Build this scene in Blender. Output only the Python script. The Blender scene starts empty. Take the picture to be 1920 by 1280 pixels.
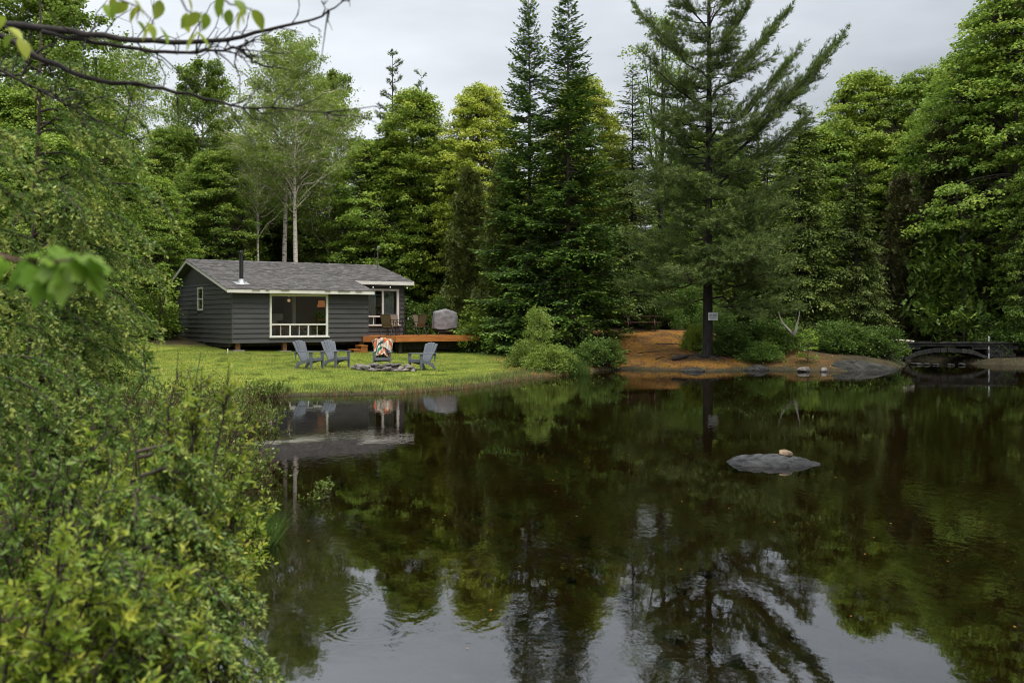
import bpy, math, random
import numpy as np
from mathutils import Vector, Matrix

R = math.radians
sc = bpy.context.scene
col = sc.collection
random.seed(7)

# ------------------------------------------------------------------ camera, sky, sun, exposure
CAM_Z, F, HOR = 2.05, 1867.0, 597.0          # eye height over the pond, focal length and horizon in photo pixels
cam = bpy.data.cameras.new('camera')
cam.sensor_width = 36.0
cam.lens = 36.0 * F / 1920.0
cam.shift_y = -(640.0 - HOR) / 1920.0
cam.clip_start, cam.clip_end = 0.1, 2000.0
cam.dof.use_dof = True
cam.dof.focus_distance = 38.0
cam.dof.aperture_fstop = 2.8
camo = bpy.data.objects.new('camera', cam)
camo.location = (0, 0, CAM_Z)
camo.rotation_euler = (R(90), 0, 0)
col.objects.link(camo)
sc.camera = camo

SUN_DIR = Vector((0.34, -0.36, 1.3)).normalized()      # towards the veiled sun: high, behind the camera's right shoulder
world = bpy.data.worlds.new('World')
sc.world = world
world.use_nodes = True
wn, wl = world.node_tree.nodes, world.node_tree.links
wn.clear()
w_out = wn.new('ShaderNodeOutputWorld')
w_bg = wn.new('ShaderNodeBackground')
w_sky = wn.new('ShaderNodeTexSky')
w_sky.sky_type = 'NISHITA'
w_sky.sun_disc = False
w_sky.sun_elevation = math.asin(SUN_DIR.z)
w_sky.sun_rotation = math.atan2(SUN_DIR.x, SUN_DIR.y)
w_sky.dust_density = 4.0
w_sc = wn.new('ShaderNodeVectorMath'); w_sc.operation = 'SCALE'; w_sc.inputs['Scale'].default_value = 0.10
w_tc = wn.new('ShaderNodeTexCoord')
w_map = wn.new('ShaderNodeMapping'); w_map.inputs['Scale'].default_value = (1.2, 1.2, 4.5)
w_noise = wn.new('ShaderNodeTexNoise'); w_noise.inputs['Scale'].default_value = 1.6
w_noise.inputs['Detail'].default_value = 5.0; w_noise.inputs['Roughness'].default_value = 0.5
w_sep = wn.new('ShaderNodeSeparateXYZ')
w_x = wn.new('ShaderNodeMath'); w_x.operation = 'MULTIPLY_ADD'          # the cloud deck is thinner to the left
w_x.inputs[1].default_value = -0.5; w_x.inputs[2].default_value = 0.0
w_add = wn.new('ShaderNodeMath'); w_add.operation = 'ADD'
w_ramp = wn.new('ShaderNodeValToRGB')
w_ramp.color_ramp.elements[0].position = 0.12; w_ramp.color_ramp.elements[0].color = (0.205, 0.222, 0.243, 1)
w_ramp.color_ramp.elements[1].position = 0.86; w_ramp.color_ramp.elements[1].color = (0.70, 0.725, 0.75, 1)
w_mix = wn.new('ShaderNodeMix'); w_mix.data_type = 'RGBA'; w_mix.inputs[0].default_value = 0.12
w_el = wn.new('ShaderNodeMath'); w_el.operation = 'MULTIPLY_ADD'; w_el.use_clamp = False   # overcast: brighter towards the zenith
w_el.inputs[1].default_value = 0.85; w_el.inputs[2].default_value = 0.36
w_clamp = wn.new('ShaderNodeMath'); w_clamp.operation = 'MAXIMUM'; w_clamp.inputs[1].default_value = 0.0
wl.new(w_tc.outputs['Generated'], w_map.inputs['Vector'])
wl.new(w_map.outputs['Vector'], w_noise.inputs['Vector'])
wl.new(w_tc.outputs['Generated'], w_sep.inputs[0])
wl.new(w_sep.outputs['X'], w_x.inputs[0])
wl.new(w_noise.outputs['Fac'], w_add.inputs[0]); wl.new(w_x.outputs[0], w_add.inputs[1])
wl.new(w_add.outputs[0], w_ramp.inputs['Fac'])
wl.new(w_sky.outputs['Color'], w_sc.inputs[0])
wl.new(w_ramp.outputs['Color'], w_mix.inputs[6]); wl.new(w_sc.outputs['Vector'], w_mix.inputs[7])
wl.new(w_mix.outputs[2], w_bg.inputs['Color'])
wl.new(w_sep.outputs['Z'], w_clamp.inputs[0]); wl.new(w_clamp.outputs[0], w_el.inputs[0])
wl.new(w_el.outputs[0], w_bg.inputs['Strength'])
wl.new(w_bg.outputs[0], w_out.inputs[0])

sun = bpy.data.lights.new('sun', 'SUN')
sun.energy = 1.25
sun.angle = R(38)
sun.color = (1.0, 0.955, 0.87)
suno = bpy.data.objects.new('sun', sun)
suno.rotation_euler = (-SUN_DIR).to_track_quat('-Z', 'Y').to_euler()
col.objects.link(suno)

sc.view_settings.view_transform = 'Standard'
sc.view_settings.look = 'None'
sc.view_settings.exposure = 1.68
sc.view_settings.gamma = 1.0
sc.view_settings.use_curve_mapping = False
sc.cycles.max_bounces = 5
sc.cycles.diffuse_bounces = 2
sc.cycles.glossy_bounces = 3
sc.cycles.transmission_bounces = 3
sc.cycles.transparent_max_bounces = 6
sc.cycles.use_denoising = True
sc.cycles.filter_width = 1.0
sc.cycles.caustics_reflective = False
sc.cycles.caustics_refractive = False

# ------------------------------------------------------------------ helpers
def link(o, parent=None):
    col.objects.link(o)
    if parent is not None:
        o.parent = parent
    return o

def tag(o, label=None, cat=None, group=None, kind=None):
    if label: o['label'] = label
    if cat: o['category'] = cat
    if group: o['group'] = group
    if kind: o['kind'] = kind
    return o

def empty(name, loc=(0, 0, 0), rz=0.0, label=None, cat=None, group=None):
    o = bpy.data.objects.new(name, None)
    o.location = loc
    o.rotation_euler = (0, 0, rz)
    o.empty_display_size = 0.2
    link(o)
    return tag(o, label, cat, group)

def np_mesh(name, V, faces, mat=None, tint=None, smooth=False):
    """V (n,3) array; faces: list of (m,k) int arrays, k constant inside each array."""
    me = bpy.data.meshes.new(name)
    V = np.asarray(V, dtype=np.float32)
    me.vertices.add(len(V))
    me.vertices.foreach_set('co', V.ravel())
    loops = np.concatenate([np.asarray(f, dtype=np.int32).ravel() for f in faces])
    tot = np.concatenate([np.full(len(f), np.asarray(f).shape[1], dtype=np.int32) for f in faces])
    start = np.concatenate([[0], np.cumsum(tot)[:-1]]).astype(np.int32)
    me.loops.add(len(loops))
    me.loops.foreach_set('vertex_index', loops)
    me.polygons.add(len(tot))
    me.polygons.foreach_set('loop_start', start)
    me.polygons.foreach_set('loop_total', tot)
    if smooth:
        me.polygons.foreach_set('use_smooth', np.ones(len(tot), dtype=bool))
    me.update(calc_edges=True)
    if tint is not None:
        a = me.attributes.new('tint', 'FLOAT', 'POINT')
        a.data.foreach_set('value', np.asarray(tint, dtype=np.float32))
    if mat is not None:
        me.materials.append(mat)
    return me

def obj(name, me, parent=None, loc=None, rot=None, scale=None):
    o = bpy.data.objects.new(name, me)
    link(o, parent)
    if loc is not None: o.location = loc
    if rot is not None: o.rotation_euler = rot
    if scale is not None: o.scale = scale
    return o

class MB:
    """collects simple solids; build() links them as one mesh object"""
    def __init__(s): s.v = []; s.f = []
    def add(s, vs, fs):
        b = len(s.v)
        s.v += [tuple(p) for p in vs]
        s.f += [tuple(i + b for i in f) for f in fs]
        return s
    def box(s, x0, x1, y0, y1, z0, z1, M=None):
        vs = [Vector(p) for p in ((x0, y0, z0), (x1, y0, z0), (x1, y1, z0), (x0, y1, z0), (x0, y0, z1), (x1, y0, z1), (x1, y1, z1), (x0, y1, z1))]
        if M is not None: vs = [M @ p for p in vs]
        return s.add(vs, [(3, 2, 1, 0), (4, 5, 6, 7), (0, 1, 5, 4), (1, 2, 6, 5), (2, 3, 7, 6), (3, 0, 4, 7)])
    def prism(s, poly, axis, a0, a1):
        """poly in the plane across axis, extruded along it ('x': (y,z), 'y': (x,z), 'z': (x,y))"""
        def mk(p, a):
            return {'x': (a, p[0], p[1]), 'y': (p[0], a, p[1]), 'z': (p[0], p[1], a)}[axis]
        n = len(poly)
        vs = [mk(p, a0) for p in poly] + [mk(p, a1) for p in poly]
        fs = [tuple(range(n)), tuple(range(2 * n - 1, n - 1, -1))]
        fs += [(i, i + n, (i + 1) % n + n, (i + 1) % n) for i in range(n)]
        return s.add(vs, fs)
    def tube(s, pts, rad, n=8, caps=True):
        pts = [Vector(p) for p in pts]
        if not hasattr(rad, '__len__'): rad = [rad] * len(pts)
        vs, fs = [], []
        up = Vector((0.31, 0.22, 0.93))
        for i, p in enumerate(pts):
            d = (pts[min(i + 1, len(pts) - 1)] - pts[max(i - 1, 0)]).normalized()
            a = d.cross(up)
            if a.length < 1e-3: a = d.cross(Vector((1, 0, 0)))
            a.normalize(); b = d.cross(a)
            for k in range(n):
                t = 2 * math.pi * k / n
                vs.append(p + (a * math.cos(t) + b * math.sin(t)) * rad[i])
        for i in range(len(pts) - 1):
            for k in range(n):
                fs.append((i * n + k, i * n + (k + 1) % n, (i + 1) * n + (k + 1) % n, (i + 1) * n + k))
        if caps:
            fs.append(tuple(range(n - 1, -1, -1)))
            fs.append(tuple(range((len(pts) - 1) * n, len(pts) * n)))
        return s.add(vs, fs)
    def build(s, name, mat, parent=None, smooth=False, loc=None, rot=None, bevel=0.0):
        me = bpy.data.meshes.new(name)
        me.from_pydata(s.v, [], s.f)
        if smooth:
            me.polygons.foreach_set('use_smooth', [True] * len(me.polygons))
        me.update()
        me.materials.append(mat)
        o = obj(name, me, parent, loc, rot)
        if bevel:
            m = o.modifiers.new('bevel', 'BEVEL'); m.width = bevel; m.segments = 2; m.limit_method = 'ANGLE'
        return o

def copy_tree(o, parent=None):
    c = o.copy()
    col.objects.link(c)
    if parent is not None: c.parent = parent
    for ch in list(o.children):
        copy_tree(ch, c)
    return c

# ------------------------------------------------------------------ materials
def nodes(name):
    m = bpy.data.materials.new(name); m.use_nodes = True
    nt = m.node_tree; nt.nodes.clear()
    return m, nt.nodes, nt.links

def mat(name, c1, c2=None, rough=0.6, scale=8.0, stretch=(1, 1, 1), bump=0.0, bscale=None, spec=0.4, metal=0.0, contrast=(0.35, 0.65), detail=4.0, island=0.0):
    """Principled with two base colours mixed by noise and a little relief"""
    c2 = c2 or tuple(x * 0.75 for x in c1)
    m, n, l = nodes(name)
    out = n.new('ShaderNodeOutputMaterial'); bs = n.new('ShaderNodeBsdfPrincipled')
    tc = n.new('ShaderNodeTexCoord'); mp = n.new('ShaderNodeMapping'); mp.inputs['Scale'].default_value = stretch
    nz = n.new('ShaderNodeTexNoise'); nz.inputs['Scale'].default_value = scale; nz.inputs['Detail'].default_value = detail
    rp = n.new('ShaderNodeValToRGB')
    rp.color_ramp.elements[0].position, rp.color_ramp.elements[1].position = contrast
    rp.color_ramp.elements[0].color = (*c1, 1); rp.color_ramp.elements[1].color = (*c2, 1)
    l.new(tc.outputs['Object'], mp.inputs[0]); l.new(mp.outputs[0], nz.inputs['Vector']); l.new(nz.outputs['Fac'], rp.inputs[0])
    c = rp.outputs['Color']
    if island:
        ge = n.new('ShaderNodeNewGeometry'); ma = n.new('ShaderNodeMath'); ma.operation = 'MULTIPLY_ADD'
        ma.inputs[1].default_value = island; ma.inputs[2].default_value = 1.0 - island / 2
        oi = n.new('ShaderNodeObjectInfo'); ad = n.new('ShaderNodeMath'); ad.operation = 'ADD'; fr = n.new('ShaderNodeMath'); fr.operation = 'FRACT'
        l.new(ge.outputs['Random Per Island'], ad.inputs[0]); l.new(oi.outputs['Random'], ad.inputs[1]); l.new(ad.outputs[0], fr.inputs[0])
        l.new(fr.outputs[0], ma.inputs[0])
        vm = n.new('ShaderNodeVectorMath'); vm.operation = 'SCALE'
        l.new(c, vm.inputs[0]); l.new(ma.outputs[0], vm.inputs['Scale']); c = vm.outputs[0]
    l.new(c, bs.inputs['Base Color'])
    bs.inputs['Roughness'].default_value = rough; bs.inputs['Metallic'].default_value = metal
    bs.inputs['Specular IOR Level'].default_value = spec
    if bump:
        b2 = n.new('ShaderNodeTexNoise'); b2.inputs['Scale'].default_value = bscale or scale * 3; b2.inputs['Detail'].default_value = 6
        bp = n.new('ShaderNodeBump'); bp.inputs['Strength'].default_value = 1.0; bp.inputs['Distance'].default_value = bump
        l.new(mp.outputs[0], b2.inputs['Vector']); l.new(b2.outputs['Fac'], bp.inputs['Height']); l.new(bp.outputs[0], bs.inputs['Normal'])
    l.new(bs.outputs[0], out.inputs[0])
    return m

def leafmat(name, stops, trans=0.35, gloss=0.03, rough=0.4):
    gloss = min(gloss, 0.018)
    """leaf colours spread over the per-leaf 'tint' value; diffuse + light through the blade + waxy sheen"""
    m, n, l = nodes(name)
    out = n.new('ShaderNodeOutputMaterial')
    at = n.new('ShaderNodeAttribute'); at.attribute_name = 'tint'
    rp = n.new('ShaderNodeValToRGB')
    el = rp.color_ramp.elements
    while len(el) < len(stops): el.new(0.5)
    for e, (p, c) in zip(el, stops): e.position = p; e.color = (*c, 1)
    oi = n.new('ShaderNodeObjectInfo')
    ma = n.new('ShaderNodeMath'); ma.operation = 'MULTIPLY_ADD'; ma.inputs[1].default_value = 0.3; ma.inputs[2].default_value = 0.85
    vm = n.new('ShaderNodeVectorMath'); vm.operation = 'SCALE'
    l.new(at.outputs['Fac'], rp.inputs[0]); l.new(rp.outputs['Color'], vm.inputs[0])
    l.new(oi.outputs['Random'], ma.inputs[0]); l.new(ma.outputs[0], vm.inputs['Scale'])
    di = n.new('ShaderNodeBsdfDiffuse'); tr = n.new('ShaderNodeBsdfTranslucent'); gl = n.new('ShaderNodeBsdfGlossy')
    gl.inputs['Roughness'].default_value = rough; gl.inputs['Color'].default_value = (0.85, 0.9, 0.9, 1)
    l.new(vm.outputs[0], di.inputs['Color']); l.new(vm.outputs[0], tr.inputs['Color'])
    m1 = n.new('ShaderNodeMixShader'); m1.inputs[0].default_value = trans
    m2 = n.new('ShaderNodeMixShader'); m2.inputs[0].default_value = gloss
    l.new(di.outputs[0], m1.inputs[1]); l.new(tr.outputs[0], m1.inputs[2])
    l.new(m1.outputs[0], m2.inputs[1]); l.new(gl.outputs[0], m2.inputs[2]); l.new(m2.outputs[0], out.inputs[0])
    return m

def wetmat(*a, **k):
    """rock with a dark wet band just above the pond level (world height)"""
    m = mat(*a, **k); nt = m.node_tree; n, l = nt.nodes, nt.links
    bs = [x for x in n if x.type == 'BSDF_PRINCIPLED'][0]; src = bs.inputs['Base Color'].links[0].from_socket
    ge = n.new('ShaderNodeNewGeometry'); sp = n.new('ShaderNodeSeparateXYZ'); nz = n.new('ShaderNodeTexNoise'); nz.inputs['Scale'].default_value = 6.0
    ad = n.new('ShaderNodeMath'); ad.operation = 'MULTIPLY_ADD'; ad.inputs[1].default_value = -0.05
    mr = n.new('ShaderNodeMapRange'); mr.inputs[1].default_value = 0.0; mr.inputs[2].default_value = 0.045; mr.inputs[3].default_value = 0.35; mr.inputs[4].default_value = 1.0
    r2 = n.new('ShaderNodeMapRange'); r2.inputs[1].default_value = 0.0; r2.inputs[2].default_value = 0.045; r2.inputs[3].default_value = 0.5; r2.inputs[4].default_value = bs.inputs['Roughness'].default_value
    vm = n.new('ShaderNodeVectorMath'); vm.operation = 'SCALE'
    l.new(ge.outputs['Position'], sp.inputs[0]); l.new(ge.outputs['Position'], nz.inputs['Vector']); l.new(nz.outputs['Fac'], ad.inputs[0]); l.new(sp.outputs['Z'], ad.inputs[2])
    l.new(ad.outputs[0], mr.inputs[0]); l.new(ad.outputs[0], r2.inputs[0]); l.new(src, vm.inputs[0]); l.new(mr.outputs[0], vm.inputs['Scale'])
    l.new(vm.outputs[0], bs.inputs['Base Color']); l.new(r2.outputs[0], bs.inputs['Roughness'])
    return m

M = {}
M['siding'] = mat('siding_paint', (0.068, 0.067, 0.066), (0.054, 0.053, 0.053), 0.55, 1.2, (1, 1, 6), 0.002, 30, island=0.14)
M['white'] = mat('white_trim', (0.74, 0.72, 0.68), (0.66, 0.63, 0.58), 0.5, 3, (1, 1, 1), 0.001, 40)
M['shingle'] = mat('asphalt_shingle', (0.125, 0.118, 0.116), (0.088, 0.084, 0.083), 0.9, 9, (1, 1, 1), 0.004, 120, spec=0.2, island=0.75)
M['deck'] = mat('stained_cedar', (0.42, 0.155, 0.040), (0.26, 0.085, 0.022), 0.5, 2.5, (1, 14, 14), 0.002, 9, island=0.35)
M['post'] = mat('pressure_treated_post', (0.30, 0.15, 0.06), (0.2, 0.09, 0.035), 0.7, 5, (8, 8, 1), 0.002)
M['concrete'] = mat('concrete', (0.3, 0.29, 0.27), (0.2, 0.195, 0.18), 0.9, 6, bump=0.004)
M['black_pipe'] = mat('black_stove_pipe', (0.02, 0.022, 0.022), (0.03, 0.03, 0.03), 0.25, 10, spec=0.6)
M['galv'] = mat('galvanised', (0.62, 0.64, 0.66), (0.5, 0.52, 0.54), 0.35, 10, metal=0.6)
M['greypaint'] = mat('grey_resin', (0.145, 0.160, 0.180), (0.115, 0.128, 0.148), 0.42, 3, bump=0.0008, bscale=60, island=0.12)
M['blackmetal'] = mat('black_metal', (0.022, 0.021, 0.02), (0.03, 0.028, 0.026), 0.4, 10)
M['sling'] = mat('brown_sling', (0.16, 0.115, 0.075), (0.12, 0.085, 0.055), 0.8, 60)
M['cover'] = mat('grey_cover', (0.24, 0.23, 0.24), (0.16, 0.155, 0.165), 0.6, 4, bump=0.05, bscale=3.5)
M['stone'] = mat('field_stone', (0.19, 0.165, 0.145), (0.06, 0.055, 0.05), 0.85, 5, bump=0.02, bscale=11, island=0.5)
M['pondrock'] = wetmat('pond_rock', (0.062, 0.062, 0.063), (0.008, 0.009, 0.010), 0.8, 3.6, (0.5, 2.4, 2.4), 0.06, 6, spec=0.25)
M['tanrock'] = mat('tan_rock', (0.24, 0.165, 0.09), (0.07, 0.052, 0.035), 0.8, 9, bump=0.02, bscale=16)
M['shorerock'] = wetmat('shore_rock', (0.060, 0.057, 0.050), (0.014, 0.015, 0.013), 0.9, 1.9, (1, 1, 2.5), 0.16, 4, spec=0.2)
M['bark'] = mat('grey_brown_bark', (0.085, 0.068, 0.052), (0.035, 0.028, 0.022), 0.9, 9, (1, 1, 0.25), 0.03, 14)
M['darkbark'] = mat('dark_bark', (0.036, 0.030, 0.025), (0.014, 0.012, 0.011), 0.95, 9, (1, 1, 0.25), 0.03, 14)
M['firbark'] = mat('grey_fir_bark', (0.16, 0.14, 0.12), (0.07, 0.06, 0.052), 0.9, 7, (1, 1, 0.5), 0.02, 14)
M['birchbark'] = mat('birch_bark', (0.74, 0.65, 0.55), (0.10, 0.075, 0.06), 0.75, 5, (0.8, 0.8, 3.2), 0.01, 12, contrast=(0.52, 0.66))
M['twig'] = mat('twig', (0.075, 0.055, 0.04), (0.045, 0.034, 0.026), 0.9, 14, bump=0.004, bscale=60)
M['redtwig'] = mat('reddish_twig', (0.11, 0.055, 0.035), (0.06, 0.03, 0.02), 0.85, 14)
M['table'] = mat('red_brown_table', (0.095, 0.042, 0.030), (0.06, 0.027, 0.021), 0.7, 3, (1, 8, 8), 0.002)
M['bridge'] = mat('mossy_masonry', (0.036, 0.035, 0.030), (0.012, 0.012, 0.011), 0.95, 3.0, bump=0.03, bscale=7, island=0.4)
M['rope'] = mat('pale_rope', (0.40, 0.36, 0.30), (0.32, 0.28, 0.23), 0.9, 20)
M['hammock'] = mat('cotton_cloth', (0.36, 0.33, 0.29), (0.27, 0.25, 0.22), 0.9, 8, bump=0.004, bscale=40)
M['sign'] = mat('sign_white', (0.72, 0.74, 0.74), (0.66, 0.68, 0.68), 0.4, 4)
M['ink'] = mat('sign_ink', (0.02, 0.025, 0.025), (0.03, 0.03, 0.03), 0.5, 4)
M['inkgrey'] = mat('sign_ink_grey', (0.30, 0.31, 0.32), (0.26, 0.27, 0.28), 0.5, 4)
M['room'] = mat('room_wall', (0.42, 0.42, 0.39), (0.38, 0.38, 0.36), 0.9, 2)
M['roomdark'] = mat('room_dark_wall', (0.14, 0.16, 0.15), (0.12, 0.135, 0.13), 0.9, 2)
M['floorwood'] = mat('room_floor', (0.40, 0.34, 0.27), (0.30, 0.25, 0.2), 0.5, 3, (1, 10, 1))
M['curtain'] = mat('sheer_curtain', (0.66, 0.68, 0.66), (0.56, 0.58, 0.57), 0.9, 4)
M['cushion'] = mat('pale_cushion', (0.52, 0.52, 0.48), (0.44, 0.44, 0.41), 0.9, 8)
M['navy'] = mat('dark_upholstery', (0.035, 0.06, 0.07), (0.025, 0.045, 0.055), 0.9, 8)
M['honeywood'] = mat('honey_wood', (0.42, 0.2, 0.075), (0.32, 0.14, 0.05), 0.5, 4, (1, 1, 8))
M['dirt'] = mat('ash', (0.06, 0.055, 0.05), (0.025, 0.024, 0.023), 0.95, 9, bump=0.02)
M['log'] = mat('charred_log', (0.05, 0.04, 0.032), (0.02, 0.017, 0.015), 0.95, 8, bump=0.02)

def emit(name, c, s):
    m, n, l = nodes(name)
    out = n.new('ShaderNodeOutputMaterial'); e = n.new('ShaderNodeEmission')
    e.inputs[0].default_value = (*c, 1); e.inputs[1].default_value = s
    l.new(e.outputs[0], out.inputs[0]); return m
M['bulb'] = emit('lit_bulb', (1.0, 0.60, 0.26), 0.18)
M['lampshade'] = emit('glowing_shade', (1.0, 0.36, 0.10), 0.085)

def glass():
    m, n, l = nodes('window_glass')
    out = n.new('ShaderNodeOutputMaterial'); t = n.new('ShaderNodeBsdfTransparent'); g = n.new('ShaderNodeBsdfGlossy')
    t.inputs[0].default_value = (0.86, 0.88, 0.87, 1); g.inputs['Roughness'].default_value = 0.02
    f0 = n.new('ShaderNodeFresnel'); f0.inputs[0].default_value = 1.5
    f = n.new('ShaderNodeMath'); f.operation = 'MULTIPLY'; f.inputs[1].default_value = 1.8; f.use_clamp = True      # both faces of a double pane
    l.new(f0.outputs[0], f.inputs[0])
    mx = n.new('ShaderNodeMixShader')
    l.new(f.outputs[0], mx.inputs[0]); l.new(t.outputs[0], mx.inputs[1]); l.new(g.outputs[0], mx.inputs[2]); l.new(mx.outputs[0], out.inputs[0])
    return m
M['glass'] = glass()

def water():
    m, n, l = nodes('pond_water')
    out = n.new('ShaderNodeOutputMaterial')
    tc = n.new('ShaderNodeTexCoord')
    t = n.new('ShaderNodeBsdfTransparent'); t.inputs[0].default_value = (0.41, 0.335, 0.20, 1)      # tea-coloured water
    g = n.new('ShaderNodeBsdfGlossy'); g.inputs['Roughness'].default_value = 0.015; g.inputs['Color'].default_value = (0.97, 0.98, 1.0, 1)
    # slow cat's-paw ripples
    mp = n.new('ShaderNodeMapping'); mp.inputs['Scale'].default_value = (1.6, 1.0, 1.0)
    n1 = n.new('ShaderNodeTexNoise'); n1.inputs['Scale'].default_value = 5.0; n1.inputs['Detail'].default_value = 3.0
    n2 = n.new('ShaderNodeTexNoise'); n2.inputs['Scale'].default_value = 0.28; n2.inputs['Detail'].default_value = 2.0
    mr = n.new('ShaderNodeMapRange'); mr.inputs[1].default_value = 0.42; mr.inputs[2].default_value = 0.68; mr.inputs[3].default_value = 0.12; mr.inputs[4].default_value = 1.0
    mul = n.new('ShaderNodeMath'); mul.operation = 'MULTIPLY'
    l.new(tc.outputs['Object'], mp.inputs[0]); l.new(mp.outputs[0], n1.inputs['Vector']); l.new(tc.outputs['Object'], n2.inputs['Vector'])
    l.new(n2.outputs['Fac'], mr.inputs[0]); l.new(n1.outputs['Fac'], mul.inputs[0]); l.new(mr.outputs[0], mul.inputs[1])
    h = mul.outputs[0]
    # rings spreading where drops and fish broke the surface
    for (cx, cy, r, amp, wl_) in ((-0.78, 6.75, 0.42, 0.055, 0.07), (-1.12, 7.6, 0.40, 0.04, 0.075), (0.35, 13.0, 0.8, 0.05, 0.12)):
        ds = n.new('ShaderNodeVectorMath'); ds.operation = 'DISTANCE'; ds.inputs[1].default_value = (cx, cy, 0)
        wv = n.new('ShaderNodeTexNoise'); wv.inputs['Scale'].default_value = 1.6; l.new(tc.outputs['Object'], wv.inputs['Vector'])
        wa = n.new('ShaderNodeVectorMath'); wa.operation = 'MULTIPLY_ADD'; wa.inputs[1].default_value = (0.35, 0.35, 0); l.new(wv.outputs['Color'], wa.inputs[0]); l.new(tc.outputs['Object'], wa.inputs[2])
        l.new(wa.outputs[0], ds.inputs[0])
        si = n.new('ShaderNodeMath'); si.operation = 'MULTIPLY'; si.inputs[1].default_value = 2 * math.pi / wl_
        sn = n.new('ShaderNodeMath'); sn.operation = 'SINE'
        en = n.new('ShaderNodeMapRange'); en.interpolation_type = 'SMOOTHSTEP'
        en.inputs[1].default_value = r; en.inputs[2].default_value = r * 0.45; en.inputs[3].default_value = 0.0; en.inputs[4].default_value = amp
        mu = n.new('ShaderNodeMath'); mu.operation = 'MULTIPLY'; ad = n.new('ShaderNodeMath'); ad.operation = 'ADD'
        l.new(ds.outputs['Value'], si.inputs[0]); l.new(si.outputs[0], sn.inputs[0]); l.new(ds.outputs['Value'], en.inputs[0])
        l.new(sn.outputs[0], mu.inputs[0]); l.new(en.outputs[0], mu.inputs[1]); l.new(h, ad.inputs[0]); l.new(mu.outputs[0], ad.inputs[1]); h = ad.outputs[0]
    bp = n.new('ShaderNodeBump'); bp.inputs['Strength'].default_value = 1.0; bp.inputs['Distance'].default_value = 0.0028
    l.new(h, bp.inputs['Height'])
    f = n.new('ShaderNodeFresnel'); f.inputs[0].default_value = 1.33
    fm = n.new('ShaderNodeMath'); fm.operation = 'MULTIPLY_ADD'; fm.inputs[1].default_value = 0.72; fm.inputs[2].default_value = 0.14; fm.use_clamp = True
    mx = n.new('ShaderNodeMixShader')
    l.new(bp.outputs[0], g.inputs['Normal']); l.new(bp.outputs[0], f.inputs['Normal'])
    l.new(f.outputs[0], fm.inputs[0]); l.new(fm.outputs[0], mx.inputs[0]); l.new(t.outputs[0], mx.inputs[1]); l.new(g.outputs[0], mx.inputs[2]); l.new(mx.outputs[0], out.inputs[0])
    return m
M['water'] = water()

def blanket_mat():
    m, n, l = nodes('striped_blanket')
    out = n.new('ShaderNodeOutputMaterial'); bs = n.new('ShaderNodeBsdfPrincipled'); bs.inputs['Roughness'].default_value = 0.95
    at = n.new('ShaderNodeAttribute'); at.attribute_name = 'tint'
    mu = n.new('ShaderNodeMath'); mu.operation = 'MULTIPLY'; mu.inputs[1].default_value = 1.25
    fr = n.new('ShaderNodeMath'); fr.operation = 'FRACT'
    rp = n.new('ShaderNodeValToRGB'); rp.color_ramp.interpolation = 'CONSTANT'
    cs = [(0.42, 0.36, 0.28), (0.015, 0.05, 0.05), (0.44, 0.38, 0.30), (0.02, 0.13, 0.085), (0.42, 0.35, 0.25), (0.42, 0.09, 0.025), (0.46, 0.40, 0.32), (0.02, 0.025, 0.03), (0.38, 0.10, 0.04), (0.43, 0.36, 0.28)]
    el = rp.color_ramp.elements
    while len(el) < len(cs): el.new(0.5)
    for i, (e, c) in enumerate(zip(el, cs)): e.position = i / len(cs); e.color = (*c, 1)
    l.new(at.outputs['Fac'], mu.inputs[0]); l.new(mu.outputs[0], fr.inputs[0]); l.new(fr.outputs[0], rp.inputs[0]); l.new(rp.outputs[0], bs.inputs['Base Color']); l.new(bs.outputs[0], out.inputs[0])
    return m
M['blanket'] = blanket_mat()

M['l_maple_y'] = leafmat('maple_leaf_yellow', [(0, (0.181, 0.253, 0.026)), (0.5, (0.336, 0.397, 0.049)), (1, (0.560, 0.558, 0.101))], 0.42)
M['l_maple'] = leafmat('maple_leaf', [(0, (0.117, 0.205, 0.024)), (0.5, (0.233, 0.329, 0.038)), (1, (0.467, 0.510, 0.070))], 0.42)
M['l_green'] = leafmat('fresh_leaf', [(0, (0.095, 0.176, 0.025)), (0.5, (0.197, 0.297, 0.041)), (1, (0.384, 0.453, 0.071))], 0.42)
M['l_birch'] = leafmat('birch_leaf', [(0, (0.113, 0.180, 0.032)), (0.5, (0.210, 0.290, 0.051)), (1, (0.355, 0.413, 0.088))], 0.4)
M['l_fir'] = leafmat('fir_needle', [(0, (0.047, 0.098, 0.023)), (0.55, (0.092, 0.164, 0.032)), (1, (0.219, 0.332, 0.046))], 0.15)
M['l_pine'] = leafmat('pine_needle', [(0, (0.070, 0.108, 0.030)), (0.55, (0.128, 0.178, 0.044)), (1, (0.223, 0.277, 0.058))], 0.22)
M['l_hemlock'] = leafmat('hemlock_needle', [(0, (0.065, 0.102, 0.024)), (0.55, (0.120, 0.166, 0.036)), (1, (0.222, 0.274, 0.052))], 0.16)
M['l_cedar'] = leafmat('cedar_spray', [(0, (0.074, 0.098, 0.024)), (0.55, (0.132, 0.158, 0.036)), (1, (0.216, 0.228, 0.058))], 0.18)
M['l_cedar_g'] = leafmat('green_cedar_spray', [(0, (0.077, 0.137, 0.024)), (0.55, (0.145, 0.223, 0.035)), (1, (0.259, 0.340, 0.054))], 0.18)
M['l_cedar_b'] = leafmat('browning_cedar_spray', [(0, (0.060, 0.062, 0.022)), (0.55, (0.090, 0.090, 0.030)), (1, (0.14, 0.115, 0.045))], 0.14)
M['l_under'] = leafmat('understorey_leaf', [(0, (0.064, 0.118, 0.025)), (0.55, (0.118, 0.200, 0.036)), (1, (0.245, 0.310, 0.057))], 0.38)
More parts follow.
